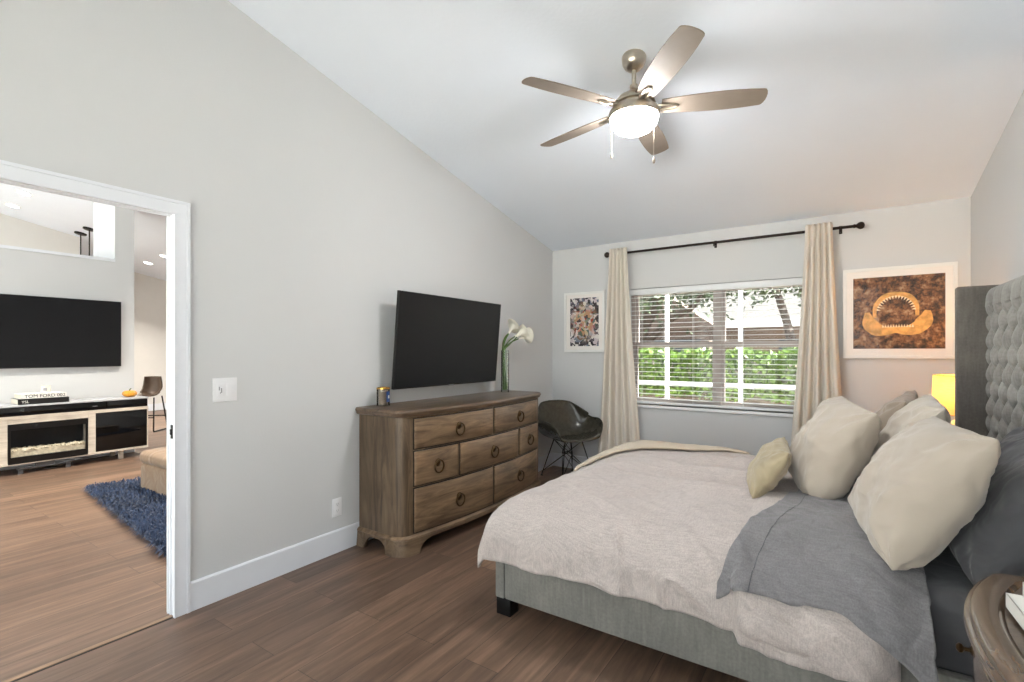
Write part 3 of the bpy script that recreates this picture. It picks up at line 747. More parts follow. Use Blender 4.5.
# plinth with cut-out bracket feet
pl = plan(0.013)
def plinth():
    mb = MB(); P = [Vector((x, y, 0)) for x, y in pl]
    # resample the outline finely, from back left round the front to back right
    pts = []; 
    for i in range(len(P)-1):
        L = (P[i+1]-P[i]).length; k = max(1, int(L/0.008))
        for j in range(k): pts.append(P[i].lerp(P[i+1], j/k))
    pts.append(P[-1])
    d = [0]
    for i in range(1, len(pts)): d.append(d[-1]+(pts[i]-pts[i-1]).length)
    T = d[-1]; c1 = 0.365+0.07
    def lift(s):
        def arch(a, b, r):
            if s < a or s > b: return 0
            e = min(s-a, b-s); return 0.085*min(1, (1-(1-min(1, e/r))**2)**0.5) if e > 0 else 0
        return max(arch(0.075, 0.285, 0.075), arch(c1+0.12, T-c1-0.12, 0.12), arch(T-0.285, T-0.075, 0.075))
    rows = []
    for i, p in enumerate(pts):
        t = (pts[min(i+1, len(pts)-1)]-pts[max(i-1, 0)]).normalized(); nn = Vector((t.y, -t.x, 0)); z = lift(d[i])
        fl = 0.008*(1-sm(0, 0.06, z if z else 0.0))
        o0 = p+nn*(fl if z < 0.01 else 0); inn = p-nn*0.02
        rows.append([(o0.x, o0.y, z), (p.x, p.y, 0.102), (inn.x, inn.y, 0.102), (inn.x, inn.y, z)])
    mb.rings(rows); return mb
add('plinth', plinth(), DRESS, dr)
# drawers
rows = [(0.700, 0.897, [(2.355, 3.140), (3.170, 3.955)]), (0.452, 0.678, [(2.355, 2.735), (2.765, 3.545), (3.575, 3.955)]), (0.140, 0.430, [(2.355, 3.140), (3.170, 3.955)])]
def ring_pull(parent, y, z):
    x = front_x(y, 0.008)
    mb = MB(); M = Matrix.Rotation(PI/2, 4, 'Y')
    mb.lathe([(0.028, 0), (0.028, 0.003), (0.022, 0.006), (0.014, 0.012), (0.006, 0.017), (0.0, 0.018)], (x, y, z+0.014), 24, M, cap=False); h = add('pull_rosette', mb, BRASS, parent)
    mb = MB(); mb.tube([(x+0.014+0.004*math.sin(t*0.2618), y+0.040*math.sin(t*0.2618), z-0.012+0.043*math.cos(t*0.2618)) for t in range(24)], 0.0062, 8, closed=True); add('ring', mb, BRASS, h)
for z0, z1, cols in rows:
    for a, b in cols:
        n = 18; mb = MB()
        def sec(y, o): return [(front_x(y, -0.012), y, z0), (front_x(y, o-0.003), y, z0), (front_x(y, o), y, z0+0.004), (front_x(y, o), y, z1-0.004), (front_x(y, o-0.003), y, z1), (front_x(y, -0.012), y, z1)]
        ys = [a, a+0.004]+[a+(b-a)*k/n for k in range(1, n)]+[b-0.004, b]
        mb.rings([sec(y, 0.005 if i in (0, len(ys)-1) else 0.009) for i, y in enumerate(ys)])
        d = add('drawer', mb, DRESS_L, dr); ring_pull(d, (a+b)/2, (z0+z1)/2)
        # dark reveal round each drawer
        mb = MB(); e = 0.007
        def sec2(y): return [(front_x(y, -0.02), y, z0-e), (front_x(y, -0.0025), y, z0-e), (front_x(y, -0.0025), y, z1+e), (front_x(y, -0.02), y, z1+e)]
        mb.rings([sec2(a-e+(b-a+2*e)*k/n) for k in range(n+1)]); add('drawer_reveal', mb, INK, d)

# ------------------------------------------------------------------ televisions
def television(loc, w, h, tilt, label, rz=PI/2, depth=0.035):
    t = thing('television', loc, label, 'television', None, rz)   # faces local -Y, screen centre at origin
    R = Matrix.Rotation(tilt, 4, 'X')
    mb = MB(); mb.box((-w/2, -0.012, -h/2), (w/2, 0.012, h/2), 0.003, R); add('bezel', mb, BEZEL, t, local=True)
    mb = MB(); mb.box((-w/2+0.006, -0.0135, -h/2+0.012), (w/2-0.006, -0.0125, h/2-0.006), 0, R); add('panel', mb, SCREEN, t, local=True, smooth=False)
    mb = MB(); mb.box((-w*0.36, 0.010, -h*0.42), (w*0.36, depth, h*0.2), 0.008, R); add('back_cover', mb, BEZEL, t, local=True)
    mb = MB(); mb.box((-0.03, -0.0145, -h/2-0.006), (0.03, -0.004, -h/2+0.004), 0.001, R); add('badge', mb, GREYP, t, local=True)
    return t
tv = television((0.145, 3.112, 1.432), 1.280, 0.722, math.radians(5.0), 'large black television tilted on the wall above the dresser', -PI/2)
# facing +X: local -Y points to +X after turning by +90 degrees
tv.rotation_euler = (0, 0, PI/2)
mb = MB(); mb.box((-0.2, 0.115, -0.12), (0.2, 0.145, 0.12), 0.003); mb.box((-0.16, 0.03, -0.1), (-0.12, 0.125, 0.1), 0.003); mb.box((0.12, 0.03, -0.1), (0.16, 0.125, 0.1), 0.003); add('wall_mount', mb, BLACK, tv, local=True)

# ------------------------------------------------------------------ things on the dresser
cj = thing('candle_jar', (0.10, 2.40, 0.961), 'smoky glass candle jar with gold rim on the near end of the dresser', 'candle')
cx, cy, cz = cj.location
mb = MB(); mb.lathe([(0.0, 0.0), (0.044, 0.0), (0.046, 0.004), (0.046, 0.128), (0.043, 0.128), (0.043, 0.008), (0.0, 0.008)], cj.location, 32, cap=False); add('jar', mb, JARG, cj)
mb = MB(); mb.lathe([(0.0, 0.009), (0.042, 0.009), (0.042, 0.108), (0.0, 0.108)], cj.location, 32, cap=False); add('wax', mb, WAX, cj)
mb = MB(); mb.lathe([(0.047, 0.121), (0.048, 0.121), (0.048, 0.13), (0.045, 0.132), (0.043, 0.13), (0.0435, 0.121)], cj.location, 32, cap=False); add('rim', mb, GOLD, cj)
mb = MB(); mb.grid(lambda u, v: Vector((cx+0.0467*math.cos(-0.25+u*0.95), cy+0.0467*math.sin(-0.25+u*0.95), cz+0.03+0.075*v)), 12, 2); lb = add('paper_label', mb, BLUELAB, cj)
mb = MB(); mb.grid(lambda u, v: Vector((cx+0.0471*math.cos(0.05+u*0.35), cy+0.0471*math.sin(0.05+u*0.35), cz+0.055+0.022*v)), 6, 1); add('label_mark', mb, PAPER, lb)

vs = thing('glass_vase', (0.17, 3.84, 0.961), 'tall clear glass vase of lilies on the far end of the dresser', 'vase')
V = Vector(vs.location)
mb = MB(); mb.lathe([(0.0, 0.0), (0.036, 0.0), (0.038, 0.004), (0.037, 0.40), (0.0345, 0.40), (0.0345, 0.022), (0.0, 0.022)], V, 32, cap=False); add('glass', mb, VASEG, vs)
mb = MB(); mb.lathe([(0.0, 0.023), (0.0335, 0.023), (0.0335, 0.10), (0.0, 0.10)], V, 24, cap=False); add('water', mb, WATER, vs)
def calla(base, mid, top, tip, label, r=0.03):
    o = thing('calla_lily', base, label, 'flower', 'white calla lilies in the vase')
    mb = MB(); P = [interp([base, mid, top, tip], i/24) for i in range(25)]
    mb.tube(P, [0.0082-0.0026*i/24 for i in range(25)], 8); add('stem', mb, STEMG, o)
    d = (P[-1]-P[-4]).normalized(); a = d.orthogonal().normalized(); up = Vector((0, 0, 1)); a = (up-d*up.dot(d)).normalized(); b = d.cross(a); p0 = P[-1]
    L = r*4.6
    def f(u, v):
        ang = (v-0.5)*2*PI*0.97; rad = 0.006+r*(u**1.7)*(1.05+0.35*u**3)
        ln = L*u*(0.72+0.28*(0.5+0.5*math.cos(ang)))
        q = p0+d*ln+(a*math.cos(ang)+b*math.sin(ang))*rad
        if u > 0.75: q += (a*math.cos(ang)+b*math.sin(ang))*r*0.7*((u-0.75)/0.25)**2
        q += Vector((0, 0, -0.25*r*u*u))
        return q
    mb = MB(); mb.grid(f, 16, 24); add('spathe', mb, PETAL, o, solid=0.0012)
    mb = MB(); mb.tube([p0+d*L*0.1, p0+d*L*0.35, p0+d*L*0.62], [0.005, 0.0045, 0.002], 8); add('spadix', mb, SPADIX, o)
x, y, z = V
spec = [((0.010, -0.012), (-0.012, -0.022, 0.36), (0.03, 0.03, 0.52), (0.07, 0.12, 0.585)), ((-0.006, 0.012), (-0.020, -0.012, 0.38), (0.0, 0.005, 0.53), (0.02, 0.06, 0.635)),
        ((0.016, 0.006), (0.004, -0.018, 0.37), (0.06, 0.02, 0.5), (0.12, 0.09, 0.575)), ((-0.012, -0.010), (-0.006, -0.024, 0.38), (0.02, -0.02, 0.53), (0.05, 0.02, 0.62)),
        ((0.004, -0.004), (-0.014, -0.016, 0.36), (0.04, 0.05, 0.51), (0.09, 0.17, 0.555)), ((-0.002, 0.018), (-0.018, -0.006, 0.38), (-0.03, 0.03, 0.54), (-0.02, 0.10, 0.62))]
labs = ['calla lily bending furthest right over the dresser end, lowest bloom', 'calla lily standing tallest of the bunch in the vase', 'calla lily leaning out from the vase towards the room', 'calla lily leaning nearest to the television edge',
        'calla lily with the largest bloom drooping towards the corner', 'calla lily nearest the wall at the back of the bunch']
for (b, m, t, tp), lb in zip(spec, labs):
    calla((x+b[0]*0.9, y+b[1]*0.9, z+0.026), (x+m[0], y+m[1], z+m[2]), (x+t[0]*0.8, y+t[1]*0.8-0.01, z+t[2]-0.045), (x+tp[0]*0.8, y+tp[1]*0.8-0.01, z+0.40+(tp[2]-0.40)*0.72), lb, 0.034 if 'largest' in lb else 0.028)

# ------------------------------------------------------------------ shell armchair on a wire base
ch = thing('shell_chair', (0.405, 4.68, 0), 'dark moulded shell armchair on black wire legs in the corner', 'chair', None, math.radians(-30))
prof = [(0.255, 0.430), (0.235, 0.446), (0.12, 0.432), (-0.02, 0.420), (-0.13, 0.440), (-0.20, 0.52), (-0.235, 0.63), (-0.262, 0.735), (-0.274, 0.785), (-0.276, 0.800)]
wid = [0.245, 0.275, 0.305, 0.315, 0.318, 0.31, 0.285, 0.235, 0.17, 0.05]
rise = [0.05, 0.135, 0.195, 0.205, 0.20, 0.145, 0.065, 0.012, 0.0, 0.0]
wrap = [0.0, 0.0, 0.0, 0.0, 0.03, 0.11, 0.12, 0.07, 0.02, 0.0]
def shell_f(u, v):
    p = interp([(a, b, 0) for a, b in prof], u); q = interp(list(zip(wid, rise, wrap)), u)
    s = (v-0.5)*2; a = abs(s)
    xx = q.x*math.copysign(math.sin(a*PI/2)**0.92, s)*(1+0.07*max(0, a-0.75)*4*sm(0.0, 0.2, u)*sm(0.75, 0.5, u))
    return Vector((p.x+q.z*a**2.6, xx, p.y+q.y*a**2.6))
mb = MB(); mb.grid(shell_f, 40, 40)
so = add('shell', mb, SHELL, ch, local=True, solid=0.007)
mb = MB()
edge = [shell_f(u/40, 0) for u in range(41)]+[shell_f(1, v/20) for v in range(1, 20)]+[shell_f(1-u/40, 1) for u in range(41)]+[shell_f(0, 1-v/20) for v in range(1, 20)]
mb.tube(edge, 0.0062, 8, closed=True); add('rope_edge', mb, SHELL, so, local=True)
top4 = [(0.115, 0.105), (0.115, -0.105), (-0.10, 0.105), (-0.10, -0.105)]; ft4 = [(0.215, 0.20), (0.215, -0.20), (-0.205, 0.20), (-0.205, -0.20)]
for (a, b), (c, d) in zip(top4, ft4):
    mb = MB(); mb.tube([(a, b, 0.43), (a*1.02, b*1.02, 0.40), (c, d, 0.012)], 0.0058, 8); mb.lathe([(0.0, 0), (0.014, 0), (0.014, 0.006), (0.008, 0.016), (0, 0.016)], (c, d, 0), 12, cap=False); add('leg', mb, BLACK, ch, local=True)
mb = MB()
mb.tube([(0.115, 0.105, 0.405), (0.115, -0.105, 0.405), (-0.10, -0.105, 0.405), (-0.10, 0.105, 0.405)], 0.0045, 6, closed=True)
mid = [(0.04, 0.04, 0.27), (0.04, -0.04, 0.27), (-0.04, -0.04, 0.27), (-0.04, 0.04, 0.27)]
mb.tube(mid, 0.0042, 6, closed=True)
for (a, b) in top4:
    mb.tube([(a, b, 0.40), (-math.copysign(0.04, a), math.copysign(0.04, b), 0.27)], 0.0042, 6); mb.tube([(a, b, 0.40), (math.copysign(0.04, a), -math.copysign(0.04, b), 0.27)], 0.0042, 6)
for (c, d) in ft4:
    mb.tube([(c*0.93, d*0.93, 0.06), (math.copysign(0.04, c), -math.copysign(0.04, d), 0.27)], 0.0042, 6); mb.tube([(c*0.93, d*0.93, 0.06), (-math.copysign(0.04, c), math.copysign(0.04, d), 0.27)], 0.0042, 6)
add('wire_brace', mb, BLACK, ch, local=True)

# ------------------------------------------------------------------ ceiling fan with a light
FC = Vector((1.842, 2.70, zc(2.70)))
fan = thing('ceiling_fan', FC, 'five blade brushed nickel ceiling fan with a lit glass bowl', 'ceiling fan')
tilt = Matrix.Rotation(math.atan(SL), 4, 'X').inverted()
mb = MB(); mb.lathe([(0.068, 0.01), (0.068, -0.012), (0.064, -0.034), (0.052, -0.056), (0.034, -0.069), (0.018, -0.074)], FC, 32, tilt); add('canopy', mb, NICKEL, fan)
fx, fy, fz = FC; 
mb = MB(); mb.tube([(fx, fy, fz-0.07), (fx, fy, 2.80)], 0.0125, 14); add('downrod', mb, NICKEL, fan)
mb = MB(); mb.lathe([(0.012, 2.872), (0.021, 2.868), (0.023, 2.842), (0.034, 2.828), (0.05, 2.82), (0.088, 2.796), (0.112, 2.770), (0.119, 2.752), (0.108, 2.746), (0.108, 2.712), (0.118, 2.710)], (fx, fy, 0), 40); add('motor_housing', mb, NICKEL, fan)
mb = MB(); mb.lathe([(0.118, 2.722), (0.138, 2.718), (0.142, 2.706), (0.142, 2.684), (0.136, 2.680), (0.118, 2.684)], (fx, fy, 0), 40); add('light_ring', mb, NICKEL, fan)
mb = MB(); mb.lathe([(0.134, 2.686), (0.133, 2.666), (0.124, 2.640), (0.104, 2.618), (0.074, 2.602), (0.038, 2.594), (0.0, 2.592)], (fx, fy, 0), 40, cap=False); add('glass_bowl', mb, GLOBE, fan)
bz = 2.735
for k in range(5):
    A = Matrix.Translation((fx, fy, bz)) @ Matrix.Rotation(math.radians(-49.4+72*k), 4, 'Z') @ Matrix.Rotation(math.radians(-13), 4, 'X')
    mb = MB(); pts = []; n = 26
    prof = [(0.150, 0.052), (0.30, 0.066), (0.45, 0.072), (0.58, 0.069), (0.676, 0.060)]
    up = [interp([(a, b, 0) for a, b in prof], i/n) for i in range(n+1)]
    top = [(p.x, p.y) for p in up]; bot = [(p.x, -p.y) for p in reversed(up)]
    tip = [(0.672+0.024*math.sin(t/8*PI)+0.004, 0.060*math.cos(t/8*PI)) for t in range(1, 8)]
    poly = top+tip+bot
    mb.prism(poly, -0.003, 0.003, 'z', A); b = add('blade', mb, BLADE, fan, bev=0.0015)
    mb = MB()
    for s in (-1, 1):
        mb.tube([A @ Vector(q) for q in ((0.095, s*0.010, -0.002), (0.15, s*0.016, -0.008), (0.205, s*0.017, -0.008), (0.235, s*0.006, -0.007))], [0.008, 0.0075, 0.007, 0.006], 8)
    mb.tube([A @ Vector(q) for q in ((0.235, -0.008, -0.007), (0.235, 0.008, -0.007))], 0.006, 8)
    mb.tube([A @ Vector((0.205, 0, -0.004)), A @ Vector((0.205, 0, 0.008))], 0.005, 8)
    add('blade_arm', mb, NICKEL, b)
for ang, rr, ln in ((200, 0.125, 0.17), (-8, 0.12, 0.24)):
    x, y = fx+rr*math.cos(math.radians(ang)), fy+rr*math.sin(math.radians(ang))
    mb = MB(); mb.tube([(x, y, 2.668), (x, y, 2.668-ln)], 0.0014, 6); c = add('pull_chain', mb, NICKEL, fan)
    z = 2.668-ln; mb = MB(); mb.lathe([(0.002, z), (0.005, z-0.006), (0.008, z-0.022), (0.006, z-0.034), (0.0, z-0.038)], (x, y, 0), 12, cap=False); add('pull_knob', mb, BLADE, c)

# ------------------------------------------------------------------ bed
BX0, BY0, BY1 = 1.334, 2.050, 4.050
bed = thing('bed', (2.45, 3.05, 0), 'king bed with grey upholstered rails and tall tufted winged headboard', 'bed')
mb = MB(); mb.box((BX0+0.004, BY0+0.045, 0.085), (BX0+0.05, BY1-0.045, 0.322), 0.010); add('foot_rail', mb, LINEN, bed)
for y in (BY0, BY1-0.05):
    mb = MB(); mb.box((BX0+0.055, y+0.003, 0.085), (3.46, y+0.047, 0.322), 0.010); add('side_rail', mb, LINEN, bed)
for y in (BY0, BY1-0.055):
    mb = MB(); mb.box((BX0, y, 0.085), (BX0+0.055, y+0.055, 0.324), 0.008); add('corner_post', mb, LINEN, bed)
for y in (BY0+0.004, BY1-0.084):
    for x in (BX0+0.006, 3.35):
        mb = MB(); mb.box((x, y, 0), (x+0.085, y+0.08, 0.086), 0.004); add('leg', mb, BLACK, bed)
mb = MB(); mb.box((BX0+0.05, BY0+0.05, 0.14), (3.5, BY1-0.05, 0.2)); add('platform', mb, INK, bed, smooth=False)
HX, HT = 3.565, 1.74
mb = MB(); mb.box((HX+0.03, BY0-0.06, 0.05), (3.655, BY1+0.06, HT-0.01), 0.012); add('headboard', mb, LINEN_D, bed)
for y in (BY0-0.068, BY1-0.002):
    mb = MB(); mb.box((3.425, y, 0.03), (3.655, y+0.07, HT+0.012), 0.014, seg=3); add('wing', mb, LINEN_D, bed)
# deep diamond tufting
ty0, ty1, tz0, tz1 = BY0+0.004, BY1-0.004, 0.45, HT
BW, BH = 0.085, 0.100
def tuft_h(y, z):
    a = (y-(ty0+ty1)/2)/BW; b = (z-tz1+0.115)/BH
    p, q = a+b, a-b
    h = (abs(math.sin(p*PI/2))*abs(math.sin(q*PI/2)))
    return h**0.55
def tuft(u, v):
    y = ty0+(ty1-ty0)*u; z = tz0+(tz1-tz0)*v
    h = tuft_h(y, z); e = min(1, max(0, (tz1-z)/0.07)); e = (1-(1-e)**2)**0.5
    if z > tz1-0.115:
        # straight pleats run from the top row of buttons to the edge
        h2 = abs(math.sin((y-(ty0+ty1)/2)/BW*PI/2+PI/2*0))**0.5; h = h*0.0+max(h, 0.35+0.65*abs(math.cos(PI/2*((y-(ty0+ty1)/2)/BW)+PI/2))**0.4)
    # soft folds lean sideways like gathered cloth
    lean = 0.012*math.sin((z-tz1)/BH*2*PI)
    s = 0.0 if u in (0.0, 1.0) else 1.0
    k = round(((z-tz1+0.115)/BH)); yk = (y-(ty0+ty1)/2)/BW; yk -= 2*round((yk-(k % 2))/2)+(k % 2)
    pit = math.exp(-((yk*BW)**2+(z-tz1+0.115-k*BH)**2)/0.016**2) if z < tz1-0.06 else 0
    return Vector((HX+0.034-(0.036*h*e+0.016*e-0.016*pit)*s, y+0.016*h*math.sin((z-tz1)/BH*PI)*s, z-0.010*h*s*min(1, (z-tz0)/0.1)*(e if z > tz1-0.115 else 1)))
mb = MB(); mb.grid(tuft, 300, 150); tp = add('tufted_panel', mb, TUFT, bed)
row = 0; z = tz1-0.115
while z > 0.8:
    y = (ty0+ty1)/2+(row % 2)*BW; ys = []
    for k in range(-14, 15):
        yy = (ty0+ty1)/2+(2*k+(row % 2))*BW
        if ty0+0.04 < yy < ty1-0.04:
            mb = MB(); mb.lathe([(0.0, 0.008), (0.006, 0.007), (0.011, 0.002), (0.011, -0.006), (0.0, -0.006)], (HX+0.026, yy, z), 14, Matrix.Rotation(-PI/2, 4, 'Y'), cap=False); add('tuft_button', mb, TUFT, tp)
    z -= BH; row += 1

# mattress with its fitted sheet
def rounded_box_rings(x0, x1, y0, y1, z0, z1, r):
    L = []
    for k in range(7):
        a = k/6*PI/2; L.append((r*(1-math.cos(PI/2-a)), z0+r*(1-math.sin(PI/2-a)) if False else z0+r*(1-math.cos(a))*1.0, a))
    return L
mt = MB(); mt.box((1.40, BY0+0.055, 0.2), (3.545, BY1-0.055, 0.555), 0.07, seg=5)
mat = add('mattress', mt, FITTED, None, loc=(2.45, 3.05, 0.2))
tag(mat, 'mattress in a dark grey fitted sheet at the head end of the bed', 'mattress')

# duvet: one surface function reused by the sheet that lies on it
prof_y = [(1.985, 0.315), (1.985, 0.36), (1.99, 0.42), (2.02, 0.485), (2.09, 0.545), (2.22, 0.588), (2.45, 0.606), (2.8, 0.612), (3.2, 0.614), (3.6, 0.610), (3.85, 0.592), (3.99, 0.55), (4.06, 0.48), (4.085, 0.40), (4.09, 0.33)]
pl_len = [0]
for i in range(1, len(prof_y)): pl_len.append(pl_len[-1]+math.dist(prof_y[i], prof_y[i-1]))
PT = pl_len[-1]
def yprof(s):
    s = min(max(s, 0), PT); i = 0
    while i < len(pl_len)-2 and pl_len[i+1] < s: i += 1
    u = (s-pl_len[i])/(pl_len[i+1]-pl_len[i])
    n = len(prof_y)-1; P = [prof_y[max(0, min(n, k))] for k in (i-1, i, i+1, i+2)]
    def cr(k): a, b, c, d = (p[k] for p in P); return 0.5*(2*b+(c-a)*u+(2*a-5*b+4*c-d)*u*u+(3*b-a-3*c+d)*u**3)
    return cr(0), cr(1)
def ridge(x, y, z=0): return 1-abs(nz(x, y, z))*2
def duvet_p(x, s):
    """x along the bed, s metres of cloth from the near hem"""
    y, z = yprof(s)
    dy = 0.612-z                                   # how far the side has dropped
    top = sm(0.16, 0.45, s)*sm(0.05, 0.4, PT-s)
    # foot end rolls over and hangs
    ex = max(0.0, 1.62-x); xx = x; dx = 0
    if ex > 0:
        if ex < 0.34: dx = 0.085*(ex/0.34)**2.2; xx = x+0.02*(ex/0.34)**2
        else: dx = 0.085+(ex-0.34)*0.93; xx = 1.30-0.03*sm(0.34, 0.5, ex)
    zz = 0.612-(max(0, dx)**2.2+max(0, dy)**2.2)**(1/2.2) if dx > 0 else z
    if dx > 0.1: 
        y2 = y
        y = y2
    # quilting loft and creases
    sd = 1-top
    zz += top*(0.016*nz(x*1.7, s*1.5, 2.0)+0.007*nz(x*4, s*3.4, 7))
    fold = sm(1.7, 2.3, x)*sm(0.75, 1.15, s)
    warp = s+0.10*nz(x*1.6, s*1.2, 4)
    zz += fold*0.034*(math.sin(warp*17+x*1.6)*(0.6+0.8*nz(x*1.3, s*2, 9)))
    zz += top*0.006*ridge(x*2.6, s*5+x*2, 3)**3
    bul = sm(1.25, 1.6, x)*(0.012*nz(x*3.4, s*2.0, 11)+0.010*ridge(x*4.5+s*2.5, s*2.2, 5)**4-0.006)
    y -= sd*(1 if s < PT/2 else -1)*bul*2.4; zz += sd*0.9*bul*sm(0.1, 0.3, s)
    # rolled back end hangs as a second thick layer
    r = sm(2.475, 2.505, x)
    if r > 0 and s < 1.2:
        b = math.exp(-((s-0.10)/0.13)**2)
        y -= r*(0.012+0.040*b+0.030*nz(x*4, s*5, 1)+0.016*ridge(x*5+s*4, s*6, 8)**3)*sm(0.5, 0.15, s)
        zz += r*(0.012*sm(0.2, 0.5, s)-0.03*sm(0.12, 0.0, s))
    # head end tucks down
    q = sm(2.86, 2.99, x)
    zz -= q*q*0.055*sm(0.1, 0.5, s); 
    if s < 0.6: y += q*q*0.05*sm(0.6, 0.2, s)
    return Vector((xx, y, zz))
def hem_shift(x):
    return 0.022*nz(x*3.1, 0.7)+0.012*nz(x*8, 3.3)
def duvet_f(u, v):
    x = 1.135+(2.975-1.135)*u
    s0 = hem_shift(x)*sm(1.4, 1.6, x)-0.015
    s = s0+(PT-s0)*v
    if s < 0:
        p = duvet_p(x, 0); p.z += s; return p
    return duvet_p(x, s)
mb = MB(); mb.grid(duvet_f, 170, 190)
duv = add('duvet', mb, DUVET, None, loc=(2.1, 3.0, 0.55), solid=0.022)
tag(duv, 'pale linen duvet spread over the foot of the bed', 'duvet')
# far edge of the duvet turned back, showing its creamier underside
def turn(u, v):
    c = interp([(1.36, 2.90, 0), (1.50, 3.40, 0), (1.85, 3.74, 0), (2.28, 3.90, 0)], u)       # inner edge
    o = interp([(1.30, 3.05, 0), (1.36, 3.90, 0), (1.85, 4.05, 0), (2.28, 3.98, 0)], u)        # outer edge
    p = c.lerp(o, v); 
    s = 0.0
    # height of the duvet below at this y
    best = min(range(60), key=lambda k: abs(yprof(0.3+(PT-0.3)*k/59)[0]-p.y)); s = 0.3+(PT-0.3)*best/59
    base = duvet_p(max(p.x, 1.32), s).z
    w = math.sin(PI*min(1, u*1.0))**0.5
    return Vector((p.x, p.y, base+0.004+0.045*w*math.sin(PI*min(1, 0.08+v*0.9))**0.6))
mb = MB(); mb.grid(turn, 60, 20)
tag(add('turned_edge', mb, DUVET_IN, duv, solid=0.012), 'creamier underside of the duvet turned back along the far edge')
def roll(u, v):
    # plump lobe of the folded-back end, hanging on the near side under the sheet hem
    x = 2.492+0.40*u; e = (max(0.0, 1-(2*u-1)**6))**0.5*(1-0.25*u)
    cy, cz = 1.975+0.012*u, 0.375-0.035*u
    a = v*2*PI; k = 1+0.16*nz(u*5, math.cos(a)*1.3, math.sin(a)*1.3)+0.10*ridge(u*6+math.sin(a), math.cos(a)*2, 2)**3
    return Vector((x, cy-0.062*e*k*math.cos(a), cz+(0.078 if math.sin(a) > 0 else 0.062)*e*k*math.sin(a)-0.02*e*max(0, math.cos(a))))
mb = MB(); mb.grid(roll, 50, 40); bmesh.ops.remove_doubles(mb.bm, verts=mb.bm.verts, dist=1e-5)
add('folded_roll', mb, DUVET, duv)
# grey top sheet folded down over the duvet
def off_p(x, s, d):
    e = 0.012; p = duvet_p(x, s); a = duvet_p(x+e, s)-duvet_p(x-e, s); b = duvet_p(x, s+e)-duvet_p(x, s-e)
    n = a.cross(b)
    if n.length > 1e-9: n.normalize()
    if n.z < 0 and n.y > 0: n = -n
    return p+n*d
def sheet_f(u, v):
    s0 = 0.095+0.060*sm(0.0, 0.14, u)-0.10*sm(0.55, 1.0, u)+0.012*nz(u*4, 1); s = s0+(2.05-s0)*v
    xl = 2.425+0.11*sm(0.1, 0.75, s)+0.10*sm(0.5, 1.2, s)+0.012*nz(s*4, 2.2)
    xr = 3.055+0.02*nz(s*3, 8)
    x = xl+(xr-xl)*u
    xe = min(x, 2.90)
    p = off_p(xe, s, 0.016+0.004*ridge(x*6+s*3, s*5, 2)**3+0.006*nz(x*7, s*4, 3)+0.003*nz(x*16+s*9, s*12, 3))
    if x > 2.90:
        p.x += x-2.90; t = sm(2.90, 3.06, x); p.z = p.z*(1-t)+t*max(0.568 if s > 0.34 else 0, p.z-0.03); p.y += 0.02*t*(1 if s < 0.4 else 0)
    return p
mb = MB(); mb.grid(sheet_f, 90, 190)
sh = add('top_sheet', mb, SHEET, None, loc=(2.75, 2.7, 0.6), solid=0.004)
tag(sh, 'grey linen top sheet folded down across the duvet', 'sheet')
mb = MB()
for i in range(0, 1):
    pts = []
    for k in range(100):
        v = k/99; a = sheet_f(0.165, v); b = sheet_f(0.17, v); c = sheet_f(0.165, min(1, v+0.005)); n = (b-a).cross(c-a)
        n = n.normalized() if n.length > 1e-9 else Vector((0, 0, 1))
        if n.z < 0: n = -n
        pts.append(a+n*0.0008)
    mb.tube(pts, 0.0016, 5)
add('hem_stitching', mb, DKPIL, sh)

